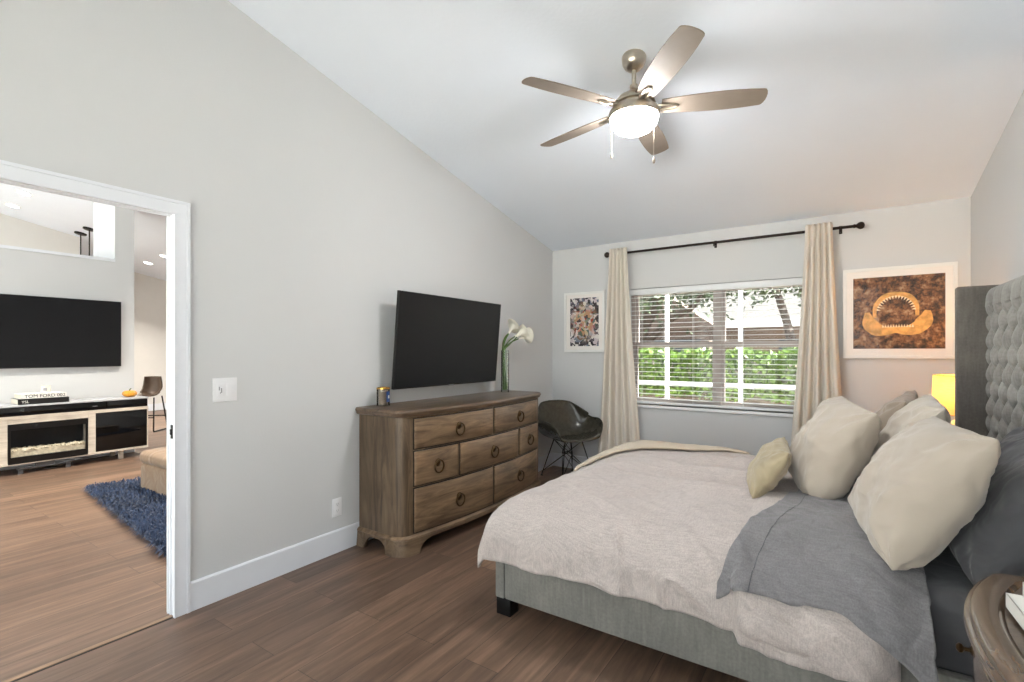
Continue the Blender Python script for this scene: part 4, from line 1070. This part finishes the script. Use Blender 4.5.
# ------------------------------------------------------------------ pillows
def pillow(name, c, right, up, wd, ht, th, m, label, cat, seed, pinch=0.025, wr=0.013, group=None, sag=0.10, chop=0.0):
    M = frame_M(c, right, up); n = 44
    mb = MB(); V = {}
    def pt(i, j, side):
        a = -1+2*i/n; b = -1+2*j/n
        u = math.sin(a*PI/2); v = math.sin(b*PI/2)
        k = pinch; x = wd/2*u*(1-k*(1-v*v)**1.0); y = ht/2*v*(1-k*(1-u*u))
        T = th/2*(max(0, 1-u*u)*max(0, 1-v*v))**0.42*(1-sag*v)
        edge = min(1, 5*(1-abs(u)))*min(1, 5*(1-abs(v)))
        # creases fan out from the corners and edges
        rr = ridge(u*2.2+side*3+seed, v*2.0, seed)**4*0.9+ridge(u*1.2+v*2.4, seed*2+side, v)**6
        cr = wr*edge*(rr+1.1*nz(u*1.8+seed, v*1.8, side*4))
        for sx in (-1, 1):
            for sy in (-1, 1):
                du, dv = 1-sx*u, 1-sy*v; r = math.hypot(du, dv)
                if r < 1.3 and r > 1e-4:
                    th_ = math.atan2(dv, du)
                    cr += 0.9*wr*math.sin(th_*(9+2*nz(seed, sx, sy))+seed*sx+side*sy+2*nz(r*2, seed))*math.exp(-(r/0.55)**2)*sm(0.02, 0.22, r)
        cr += 0.45*wr*math.sin(v*17+seed+3*nz(v*3, seed))*math.exp(-(1-abs(u))/0.16)*edge+0.45*wr*math.sin(u*17+seed*2+3*nz(u*3, seed))*math.exp(-(1-abs(v))/0.16)*edge
        if chop: y -= chop*ht*math.exp(-(u/0.28)**2)*max(0, v)**3
        wav = 0.010*nz(u*2.5, v*2.5, seed+5)
        return Vector((x+0.006*nz(v*4, seed, side), y+0.006*nz(u*4, seed+9, side), side*(T+cr)+wav))
    for side in (1, -1):
        for i in range(n+1):
            for j in range(n+1):
                bd = i in (0, n) or j in (0, n)
                if bd and (i, j, 0) in V: V[(i, j, side)] = V[(i, j, 0)]; continue
                q = pt(i, j, side)
                if bd: q = pt(i, j, 1)
                vv = mb.bm.verts.new(M @ q); V[(i, j, side)] = vv
                if bd: V[(i, j, 0)] = vv
        for i in range(n):
            for j in range(n):
                f = (V[(i, j, side)], V[(i+1, j, side)], V[(i+1, j+1, side)], V[(i, j+1, side)])
                mb.face(f if side > 0 else tuple(reversed(f)))
    zmin = min(v.co.z for v in mb.bm.verts)
    o = add(name, mb, m, None, loc=(c[0], c[1], zmin), subd=1)
    return tag(o, label, cat, group)
pillow('euro_pillow', (3.062, 2.440, 0.832), (-0.07, 0.60, 0.0), (0.25, 0.0, 0.44), 0.61, 0.545, 0.28, CREAM, 'large cream pillow standing nearest the camera, in front of the dark grey pillow', 'pillow', 1.0)
pillow('euro_pillow', (2.775, 3.11, 0.835), (-0.12, 0.56, 0.03), (0.22, 0.0, 0.42), 0.62, 0.54, 0.28, CREAM, 'plump cream pillow standing behind the small tan cushion', 'pillow', 4.0)
pillow('lumbar_cushion', (2.500, 2.97, 0.735), (-0.06, 0.5, 0.0), (0.15, 0.0, 0.22), 0.52, 0.29, 0.14, TAN, 'small tan lumbar cushion lying foremost of the cushions', 'cushion', 2.4, wr=0.006)
pillow('bed_pillow', (3.09, 3.13, 0.870), (0.02, 0.60, 0.02), (0.22, 0.0, 0.44), 0.60, 0.54, 0.20, CREAM2, 'cream pillow in the middle row, leaning behind the large cream pillow nearest the camera', 'pillow', 6.3)
pillow('bed_pillow', (3.06, 3.72, 0.845), (0.10, 0.60, 0.03), (0.20, 0.0, 0.42), 0.62, 0.54, 0.20, TAUPE, 'taupe pillow with a dark corner farthest back, below the jaw picture', 'pillow', 8.1)
pillow('sleeping_pillow', (3.325, 2.53, 0.800), (0.0, 0.75, 0.0), (0.26, 0.0, 0.44), 0.80, 0.54, 0.20, DKPIL, 'dark grey pillow leaning on the headboard behind the large cream pillow', 'pillow', 9.7, sag=0.2)

# ------------------------------------------------------------------ nightstands
def nightstand(yc, label):
    t = thing('nightstand', (3.36, yc, 0), label, 'nightstand', None)
    hw = 0.45
    def pl(o):
        P = []
        xb = 3.645; n = 24
        cr = 0.05+o*0.5
        for k in range(n+1):
            s = -1+2*k/n; y = s*(hw+o-cr*0.6); P.append((3.085-o+0.095*(abs(s)**2.2), y))
        x1 = P[-1][0]
        c = [(x1+0.05*(1-math.cos(a*PI/12))+0.004, hw+o-cr*0.6+cr*0.6*math.sin(a*PI/12)) for a in range(1, 7)]
        Q = [(xb, -hw-o)]+[(a, -b) for a, b in reversed(c)]+P+c+[(xb, hw+o)]
        return [(a, b+yc) for a, b in Q]
    def stk(lv, name, m):
        mb = MB(); mb.rings([[(a, b, z) for a, b in pl(o)] for o, z in lv]); return add(name, mb, m, t)
    stk([(0.0, 0.08), (0.0, 0.655)], 'body', NS)
    stk([(0.0, 0.650), (0.004, 0.656), (0.008, 0.658), (0.010, 0.664), (0.010, 0.668), (0.018, 0.669), (0.024, 0.673), (0.027, 0.680), (0.026, 0.688), (0.022, 0.693), (0.016, 0.695), (0.0155, 0.699), (0.013, 0.706), (0.008, 0.710), (0.002, 0.7115), (-0.034, 0.7125), (-0.037, 0.7115), (-0.0445, 0.7045), (-0.048, 0.7035)], 'top_rim', NS_RIM)
    stk([(-0.046, 0.700), (-0.046, 0.7045)], 'top_panel', NS)
    stk([(0.016, 0.0), (0.016, 0.06), (0.010, 0.075), (0.0, 0.085)], 'plinth', NS)
    def fx(y): s = (y-yc)/(hw-0.03); return 3.085+0.095*abs(s)**2.2
    for z0, z1 in ((0.445, 0.635), (0.245, 0.43), (0.10, 0.23)):
        a, b = yc-0.38, yc+0.38; mb = MB()
        mb.rings([[(fx(y)+0.02, y, z0), (fx(y)-0.008, y, z0), (fx(y)-0.010, y, z0+0.004), (fx(y)-0.010, y, z1-0.004), (fx(y)-0.008, y, z1), (fx(y)+0.02, y, z1)] for y in [a+(b-a)*k/20 for k in range(21)]])
        d = add('drawer', mb, NS_RIM, t)
        for yk in (yc-0.19, yc+0.06) if False else (yc-0.2, yc+0.2):
            zz = (z0+z1)/2+0.04 if z0 > 0.4 else (z0+z1)/2
            mb = MB(); mb.lathe([(0.012, 0.0), (0.012, 0.003), (0.005, 0.006), (0.005, 0.016), (0.011, 0.021), (0.012, 0.027), (0.007, 0.032), (0.0, 0.033)], (fx(yk)-0.010, yk, zz), 18, Matrix.Rotation(-PI/2, 4, 'Y'), cap=False); add('knob', mb, BRASS, d)
    return t
nightstand(1.50, 'dark wood bow front nightstand in the bottom right corner')
nightstand(4.595, 'dark wood nightstand beyond the bed under the lit lamp')
# two books on the near nightstand
def book(c, rz, w, h, t, label, cover, group=None, name='book'):
    o = thing(name, c, label, 'book', group, rz)
    mb = MB(); mb.box((-w/2, -h/2, 0), (w/2, h/2, 0.0025)); mb.box((-w/2, -h/2, t-0.0025), (w/2, h/2, t)); mb.box((-w/2, -h/2, 0), (-w/2+0.003, h/2, t)); add('cover', mb, cover, o, local=True, smooth=False, bev=0.0008)
    mb = MB(); mb.box((-w/2+0.003, -h/2+0.004, 0.0025), (w/2-0.004, h/2-0.004, t-0.0025)); add('pages', mb, PAGES, o, local=True, smooth=False)
    return o
b1 = book((3.302, 1.585, 0.7130), math.radians(2), 0.29, 0.23, 0.036, 'thick white book underneath on the near nightstand', PAPER)
b2 = book((3.318, 1.590, 0.7495), math.radians(0), 0.27, 0.21, 0.034, 'smaller white book on top of the near nightstand stack', PAPER)
mb = MB(); mb.box((-0.1356, -0.05, 0.006), (-0.1351, 0.03, 0.022)); add('spine_print', mb, GREYP, b2, local=True, smooth=False)

# bedside lamp
lx, ly = 3.505, 4.50
lt = thing('table_lamp', (lx, ly, 0.7125), 'lit table lamp with a cream drum shade beyond the headboard', 'lamp')
mb = MB(); mb.lathe([(0.0, 0.7125), (0.062, 0.7125), (0.066, 0.722), (0.03, 0.735), (0.045, 0.76), (0.062, 0.80), (0.058, 0.84), (0.03, 0.872), (0.014, 0.884), (0.012, 0.90), (0.0, 0.90)], (lx, ly, 0), 28, cap=False); add('base', mb, CERAM, lt)
mb = MB(); mb.tube([(lx, ly, 0.895), (lx, ly, 0.965)], 0.009, 12); add('socket', mb, BRASS, lt)
mb = MB(); r0, r1 = 0.142, 0.136
mb.grid(lambda u, v: Vector((lx+(r0+(r1-r0)*v)*math.cos(u*2*PI), ly+(r0+(r1-r0)*v)*math.sin(u*2*PI), 0.918+0.268*v)), 48, 4)
bmesh.ops.remove_doubles(mb.bm, verts=mb.bm.verts, dist=1e-5); shd = add('shade', mb, SHADE, lt)
for rr, z in ((r0, 0.918), (r1, 1.186)):
    mb = MB(); mb.tube([(lx+rr*math.cos(k/40*2*PI), ly+rr*math.sin(k/40*2*PI), z) for k in range(40)], 0.0022, 6, closed=True)
    if z > 1:
        for k in range(3): mb.tube([(lx, ly, 1.12), (lx+rr*math.cos(k*2.094), ly+rr*math.sin(k*2.094), z)], 0.0015, 5)
    add('shade_ring', mb, BRASS, shd)
mb = MB(); mb.lathe([(0.0, 0.955), (0.013, 0.958), (0.016, 0.975), (0.03, 1.01), (0.03, 1.035), (0.018, 1.058), (0.0, 1.065)], (lx, ly, 0), 18, cap=False); add('bulb', mb, emit('warm_bulb', (1.0, 0.72, 0.42, 1), 14.0), lt)
lamp('bedside_bulb_light', 'POINT', (lx, ly, 1.10), 12.0, (1.0, 0.55, 0.20), 0.035)

# ------------------------------------------------------------------ living room beyond the doorway
television((TX+0.045, 1.60, 1.578), 1.80, 0.845, 0.0, 'large black television flat on the living room wall', PI/2, 0.044)
# low console with an electric fireplace
CF, CB, CY0, CY1 = -4.635, -5.05, 0.83, 2.662
cn = thing('media_console', ((CF+CB)/2, (CY0+CY1)/2, 0), 'pale media console with a black fireplace under the living room television', 'console')
mb = MB(); mb.box((CB, CY0, 0.742), (CF+0.006, CY1, 0.763), 0.003); add('top', mb, CONTOP, cn)
mb = MB()
mb.box((CB, CY0, 0.11), (CF, CY1, 0.135)); mb.box((CB, CY0, 0.605), (CF+0.004, CY1, 0.642)); mb.box((CB, CY0, 0.135), (CB+0.02, CY1, 0.742))
for a, b in ((CY0, CY0+0.025), (1.28, 1.372), (2.052, 2.123), (CY1-0.012, CY1)): mb.box((CB+0.02, a, 0.135), (CF, b, 0.605))
mb.box((CB+0.02, 1.372, 0.558), (CF, 2.052, 0.605))
add('frame', mb, CONS, cn, smooth=False, bev=0.002)
mb = MB(); mb.box((CB+0.03, CY0+0.005, 0.645), (CF-0.004, 2.228, 0.74), 0.002); mb.box((CB+0.03, 2.236, 0.645), (CF-0.004, CY1-0.006, 0.74), 0.002); add('upper_band', mb, BLKGL, cn)
mb = MB(); mb.box((CF-0.0045, 2.095, 0.688), (CF-0.0035, 2.14, 0.694)); add('band_badge', mb, GREYP, cn, smooth=False)
for a, b in ((CY0+0.027, 1.278), (2.125, CY1-0.013)):
    mb = MB(); mb.box((CF-0.02, a, 0.137), (CF-0.003, b, 0.603), 0.002); d = add('glass_door', mb, BLKGL, cn)
fp = MB()
fp.box((CF-0.012, 1.374, 0.122), (CF+0.003, 1.396, 0.556)); fp.box((CF-0.012, 2.028, 0.122), (CF+0.003, 2.05, 0.556)); fp.box((CF-0.012, 1.396, 0.49), (CF+0.003, 2.028, 0.556)); fp.box((CF-0.012, 1.396, 0.122), (CF+0.003, 2.028, 0.195))
fr = add('fireplace', fp, BEZEL, cn, smooth=False)
mb = MB(); mb.box((CF-0.16, 1.38, 0.14), (CF-0.15, 2.045, 0.55)); add('back_panel', mb, FIREIN, fr, smooth=False)
mb = MB(); rr = random.Random(5)
mb.box((CF-0.14, 1.397, 0.195), (CF-0.02, 2.027, 0.262))
for _ in range(130):
    y = rr.uniform(1.405, 2.02); x = rr.uniform(CF-0.13, CF-0.022); s = rr.uniform(0.008, 0.018); mb.box((x-s, y-s, 0.262-s*0.4), (x+s, y+s, 0.262+s), 0, Matrix.Translation((x, y, 0.262)) @ Matrix.Rotation(rr.uniform(0, 3), 4, Vector((rr.random(), rr.random(), 1))) @ Matrix.Translation((-x, -y, -0.262)))
add('ember_bed', mb, EMBER, fr, smooth=False)
mb = MB(); mb.box((CF-0.06, 1.45, 0.052), (CF-0.02, 1.906, 0.066), 0.003); mb.box((CF-0.05, 1.46, 0.0), (CF-0.03, 1.50, 0.054)); mb.box((CF-0.05, 1.86, 0.0), (CF-0.03, 1.90, 0.054)); mb.box((CF-0.055, 1.6, 0.06), (CF-0.025, 1.76, 0.112)); add('foot_bar', mb, plain('dark_grey_bar', rgb(86, 86, 88), 0.4, vary=0.03), cn)
for y in (0.98, 2.372):
    for x in (CF-0.10, CB+0.04):
        mb = MB(); mb.box((x, y, 0), (x+0.045, y+0.045, 0.112), 0.002); add('leg', mb, CONS, cn)
# books, cup and pumpkin on the console
def flat_book(c, w, h, t, label, cover, text=None, tcol=None, size=0.05):
    o = book(c, PI, w, h, t, label, cover)
    return o
k1 = book((-4.80, 1.668, 0.7635), PI, 0.30, 0.43, 0.060, 'black coffee table book underneath on the console', BOOKBLK)
k2 = book((-4.81, 1.672, 0.824), PI, 0.28, 0.385, 0.050, 'white coffee table book with black spine lettering on the console', PAPER)
def spine(o, body, size, c, m, name):
    w, h, t = c
    M = Matrix(((0, 0, -1, w), (-1, 0, 0, h), (0, 1, 0, t), (0, 0, 0, 1)))
    mb = text_mb(body, size, M); add(name, mb, m, o, local=True, smooth=False, fix=False)
spine(k2, 'TOM FORD 002', 0.050, (-0.1405, -0.01, 0.025), INK, 'spine_lettering')
spine(k1, 'YSL', 0.040, (-0.1505, 0.155, 0.027), PAPER, 'spine_lettering')
cup = thing('candle_cup', (-4.80, 1.715, 0.8745), 'small white cup standing on the stacked books on the console', 'cup')
mb = MB(); mb.lathe([(0.0, 0.0), (0.036, 0.0), (0.042, 0.006), (0.043, 0.082), (0.039, 0.082), (0.037, 0.010), (0.0, 0.010)], cup.location, 24, cap=False); add('cup', mb, CERAM, cup)
mb = MB(); mb.grid(lambda u, v: Vector((-4.80+0.0435*math.cos(-0.8+u*0.8), 1.715+0.0435*math.sin(-0.8+u*0.8), 0.8745+0.024+0.034*v)), 8, 1); add('cup_mark', mb, GREYP, cup)
pk = thing('pumpkin', (-4.80, 2.516, 0.7635), 'small orange pumpkin at the right end of the console', 'pumpkin')
def pump(u, v):
    a = u*2*PI; b = v*PI; r = 0.078*(1-0.10*abs(math.cos(a*4))**0.6)*math.sin(b)**0.8
    return Vector((-4.80+r*math.cos(a), 2.516+r*math.sin(a), 0.7635+0.044-0.044*math.cos(b)-0.008*math.exp(-((v-1)/0.12)**2)))
mb = MB(); mb.grid(pump, 64, 18); bmesh.ops.remove_doubles(mb.bm, verts=mb.bm.verts, dist=1e-5); add('flesh', mb, ORANGE, pk)
mb = MB(); mb.tube([(-4.80, 2.516, 0.842), (-4.797, 2.52, 0.862), (-4.79, 2.53, 0.874)], [0.009, 0.006, 0.007], 8); add('stem', mb, STEMG, pk)

# bar chair by the kitchen
st = thing('bar_chair', (-6.95, 3.50, 0), 'brown bucket chair on thin black legs beyond the media console', 'chair', None, math.radians(-50))
def bucket(u, v):
    s = (v-0.5)*2; p = interp([(0.20, 0.60, 0), (0.05, 0.58, 0), (-0.12, 0.60, 0), (-0.19, 0.72, 0), (-0.21, 0.92, 0)], u); wd = interp([(0.16, 0.0, 0), (0.18, 0.03, 0), (0.19, 0.09, 0), (0.185, 0.05, 0), (0.16, 0.0, 0)], u)
    return Vector((p.x*0.85+0.07*abs(s)**2.2*(u if u > 0.4 else 0), wd.x*0.86*s, p.y+wd.y*abs(s)**2))
mb = MB(); mb.grid(bucket, 24, 20); add('seat_shell', mb, SEATB, st, local=True, solid=0.02)
for s in (-1, 1):
    mb = MB(); mb.tube([(0.12, s*0.15, 0.575), (0.20, s*0.19, 0.03), (0.19, s*0.19, 0.011), (-0.19, s*0.19, 0.011), (-0.20, s*0.19, 0.03), (-0.10, s*0.15, 0.585)], 0.011, 8); add('leg_frame', mb, BLACK, st, local=True)
mb = MB(); mb.tube([(0.16, -0.17, 0.24), (0.16, 0.17, 0.24)], 0.010, 8); mb.tube([(-0.15, -0.17, 0.24), (-0.15, 0.17, 0.24)], 0.010, 8); add('foot_rest', mb, BLACK, st, local=True)

# shaggy rug and ottoman
rg = thing('rug', (-2.0, 2.4, 0), 'shaggy dark blue rug in the living room doorway', 'rug')
RL, RW = 2.7, 2.1
RR = Matrix.Translation((-3.24, 1.66, 0)) @ Matrix.Rotation(math.radians(-6.0), 4, 'Z')
mb = MB(); mb.grid(lambda u, v: RR @ Vector((0.02+(RL-0.04)*u, 0.02+(RW-0.04)*v, 0.002+(0.022+0.012*nz(u*40, v*30)))), 50, 40); add('backing', mb, RUG, rg)
mb = MB(); rr = random.Random(9)
for _ in range(16000):
    x = rr.uniform(0, RL); y = RW*rr.random()**1.6; a = rr.uniform(0, 6.28)
    L = rr.uniform(0.035, 0.085); hh = rr.uniform(0.012, 0.055); w = rr.uniform(0.003, 0.007); d = Vector((math.cos(a), math.sin(a), 0)); n = Vector((-d.y, d.x, 0))
    p = RR @ Vector((x, y, 0.015)); q = p+d*L*0.5+Vector((0, 0, hh)); r = p+d*L+Vector((0, 0, hh*0.35))
    vs = [mb.bm.verts.new(v) for v in (p-n*w, p+n*w, q+n*w, q-n*w, r)]
    mb.face((vs[0], vs[1], vs[2], vs[3])); mb.face((vs[3], vs[2], vs[4]))
tag(add('pile', mb, RUG, rg, smooth=False, fix=False), kind='stuff')
ot = thing('ottoman', (-2.28, 2.40, 0.03), 'brown leather ottoman with a cushioned top standing on the blue rug', 'ottoman')
def soft_box(x0, x1, y0, y1, z0, z1, r, puff, seed):
    mb = MB(); mb.box((x0, y0, z0), (x1, y1, z1), r, seg=4)
    bmesh.ops.subdivide_edges(mb.bm, edges=[e for e in mb.bm.edges if e.calc_length() > 0.1], cuts=10, use_grid_fill=True)
    cx, cy, cz = (x0+x1)/2, (y0+y1)/2, (z0+z1)/2
    for v in mb.bm.verts:
        u, w = (v.co.x-cx)/(x1-x0)*2, (v.co.y-cy)/(y1-y0)*2
        if v.co.z > cz: v.co.z += puff*max(0, (1-u*u))*max(0, (1-w*w))
        v.co += Vector((nz(v.co.y*6, v.co.z*6, seed), nz(v.co.x*6, v.co.z*6, seed+3), 0.6*nz(v.co.x*6, v.co.y*6, seed+7)))*0.008
    return mb
add('base', soft_box(-2.77, -1.85, 1.93, 2.85, 0.03, 0.285, 0.03, 0.0, 1), OTTO, ot)
add('cushion', soft_box(-2.785, -1.835, 1.915, 2.865, 0.28, 0.40, 0.05, 0.03, 4), OTTO, ot)

# kitchen pendants (rods and canopies show over the plant ledge) and recessed lights
def roof_M(): return Matrix.Rotation(-math.atan(0.2), 4, 'X')
for (x, y), lb in (((-8.15, 2.92), 'black pendant light rod on the left, over the plant ledge'), ((-7.65, 2.90), 'black pendant light rod on the right, over the plant ledge')):
    z = zl(y); t = thing('pendant_light', (x, y, z), lb, 'pendant light')
    mb = MB(); mb.lathe([(0.085, 0.0), (0.085, -0.022), (0.078, -0.026), (0.0, -0.026)], (x, y, z), 24, roof_M(), cap=False); add('canopy', mb, BLACK, t)
    mb = MB(); mb.tube([(x, y, z-0.02), (x, y, 2.05)], 0.009, 8); add('rod', mb, BLACK, t)
    mb = MB(); mb.lathe([(0.012, 2.08), (0.03, 2.06), (0.11, 1.92), (0.115, 1.88), (0.108, 1.88), (0.02, 2.04)], (x, y, 0), 24, cap=False); add('shade', mb, BLACK, t)
dl = [((-6.83, 1.94), 'recessed ceiling light nearest the doorway head'), ((-7.75, 2.0), 'recessed ceiling light at the left edge of the doorway view'), ((-8.9, 4.19), 'recessed ceiling light in the far room, left of the pair by the door jamb'), ((-7.9, 4.10), 'recessed ceiling light right against the door jamb'),
      ((-2.3, -0.7), 'added unseen recessed light just inside the living room, brightening its floor'), ((-3.3, 0.7), 'added unseen recessed light brightening the floor in front of the console'), ((-1.7, 2.8), 'added unseen recessed light over the ottoman'), ((-3.5, 2.8), 'added unseen recessed light between the ottoman and the bar chair')]  # these last four are out of view, added to brighten the living room floor
for (x, y), lb in dl:
    z = zl(y); t = thing('recessed_light', (x, y, z), lb, 'ceiling light', 'recessed lights in the living room ceiling')
    mb = MB(); mb.lathe([(0.095, 0.0), (0.095, -0.006), (0.075, -0.008), (0.072, 0.0)], (x, y, z), 28, roof_M(), cap=False); add('trim_ring', mb, WHITE, t)
    mb = MB(); mb.lathe([(0.0, -0.004), (0.073, -0.004)], (x, y, z), 28, roof_M(), cap=False); add('lens', mb, DOWNL, t)
    q = lamp('recessed_light_glow', 'SPOT', (x, y, z-0.012), 450.0, (1.0, 0.92, 0.80), 0.07); q.data.spot_size = math.radians(108); q.data.spot_blend = 0.9
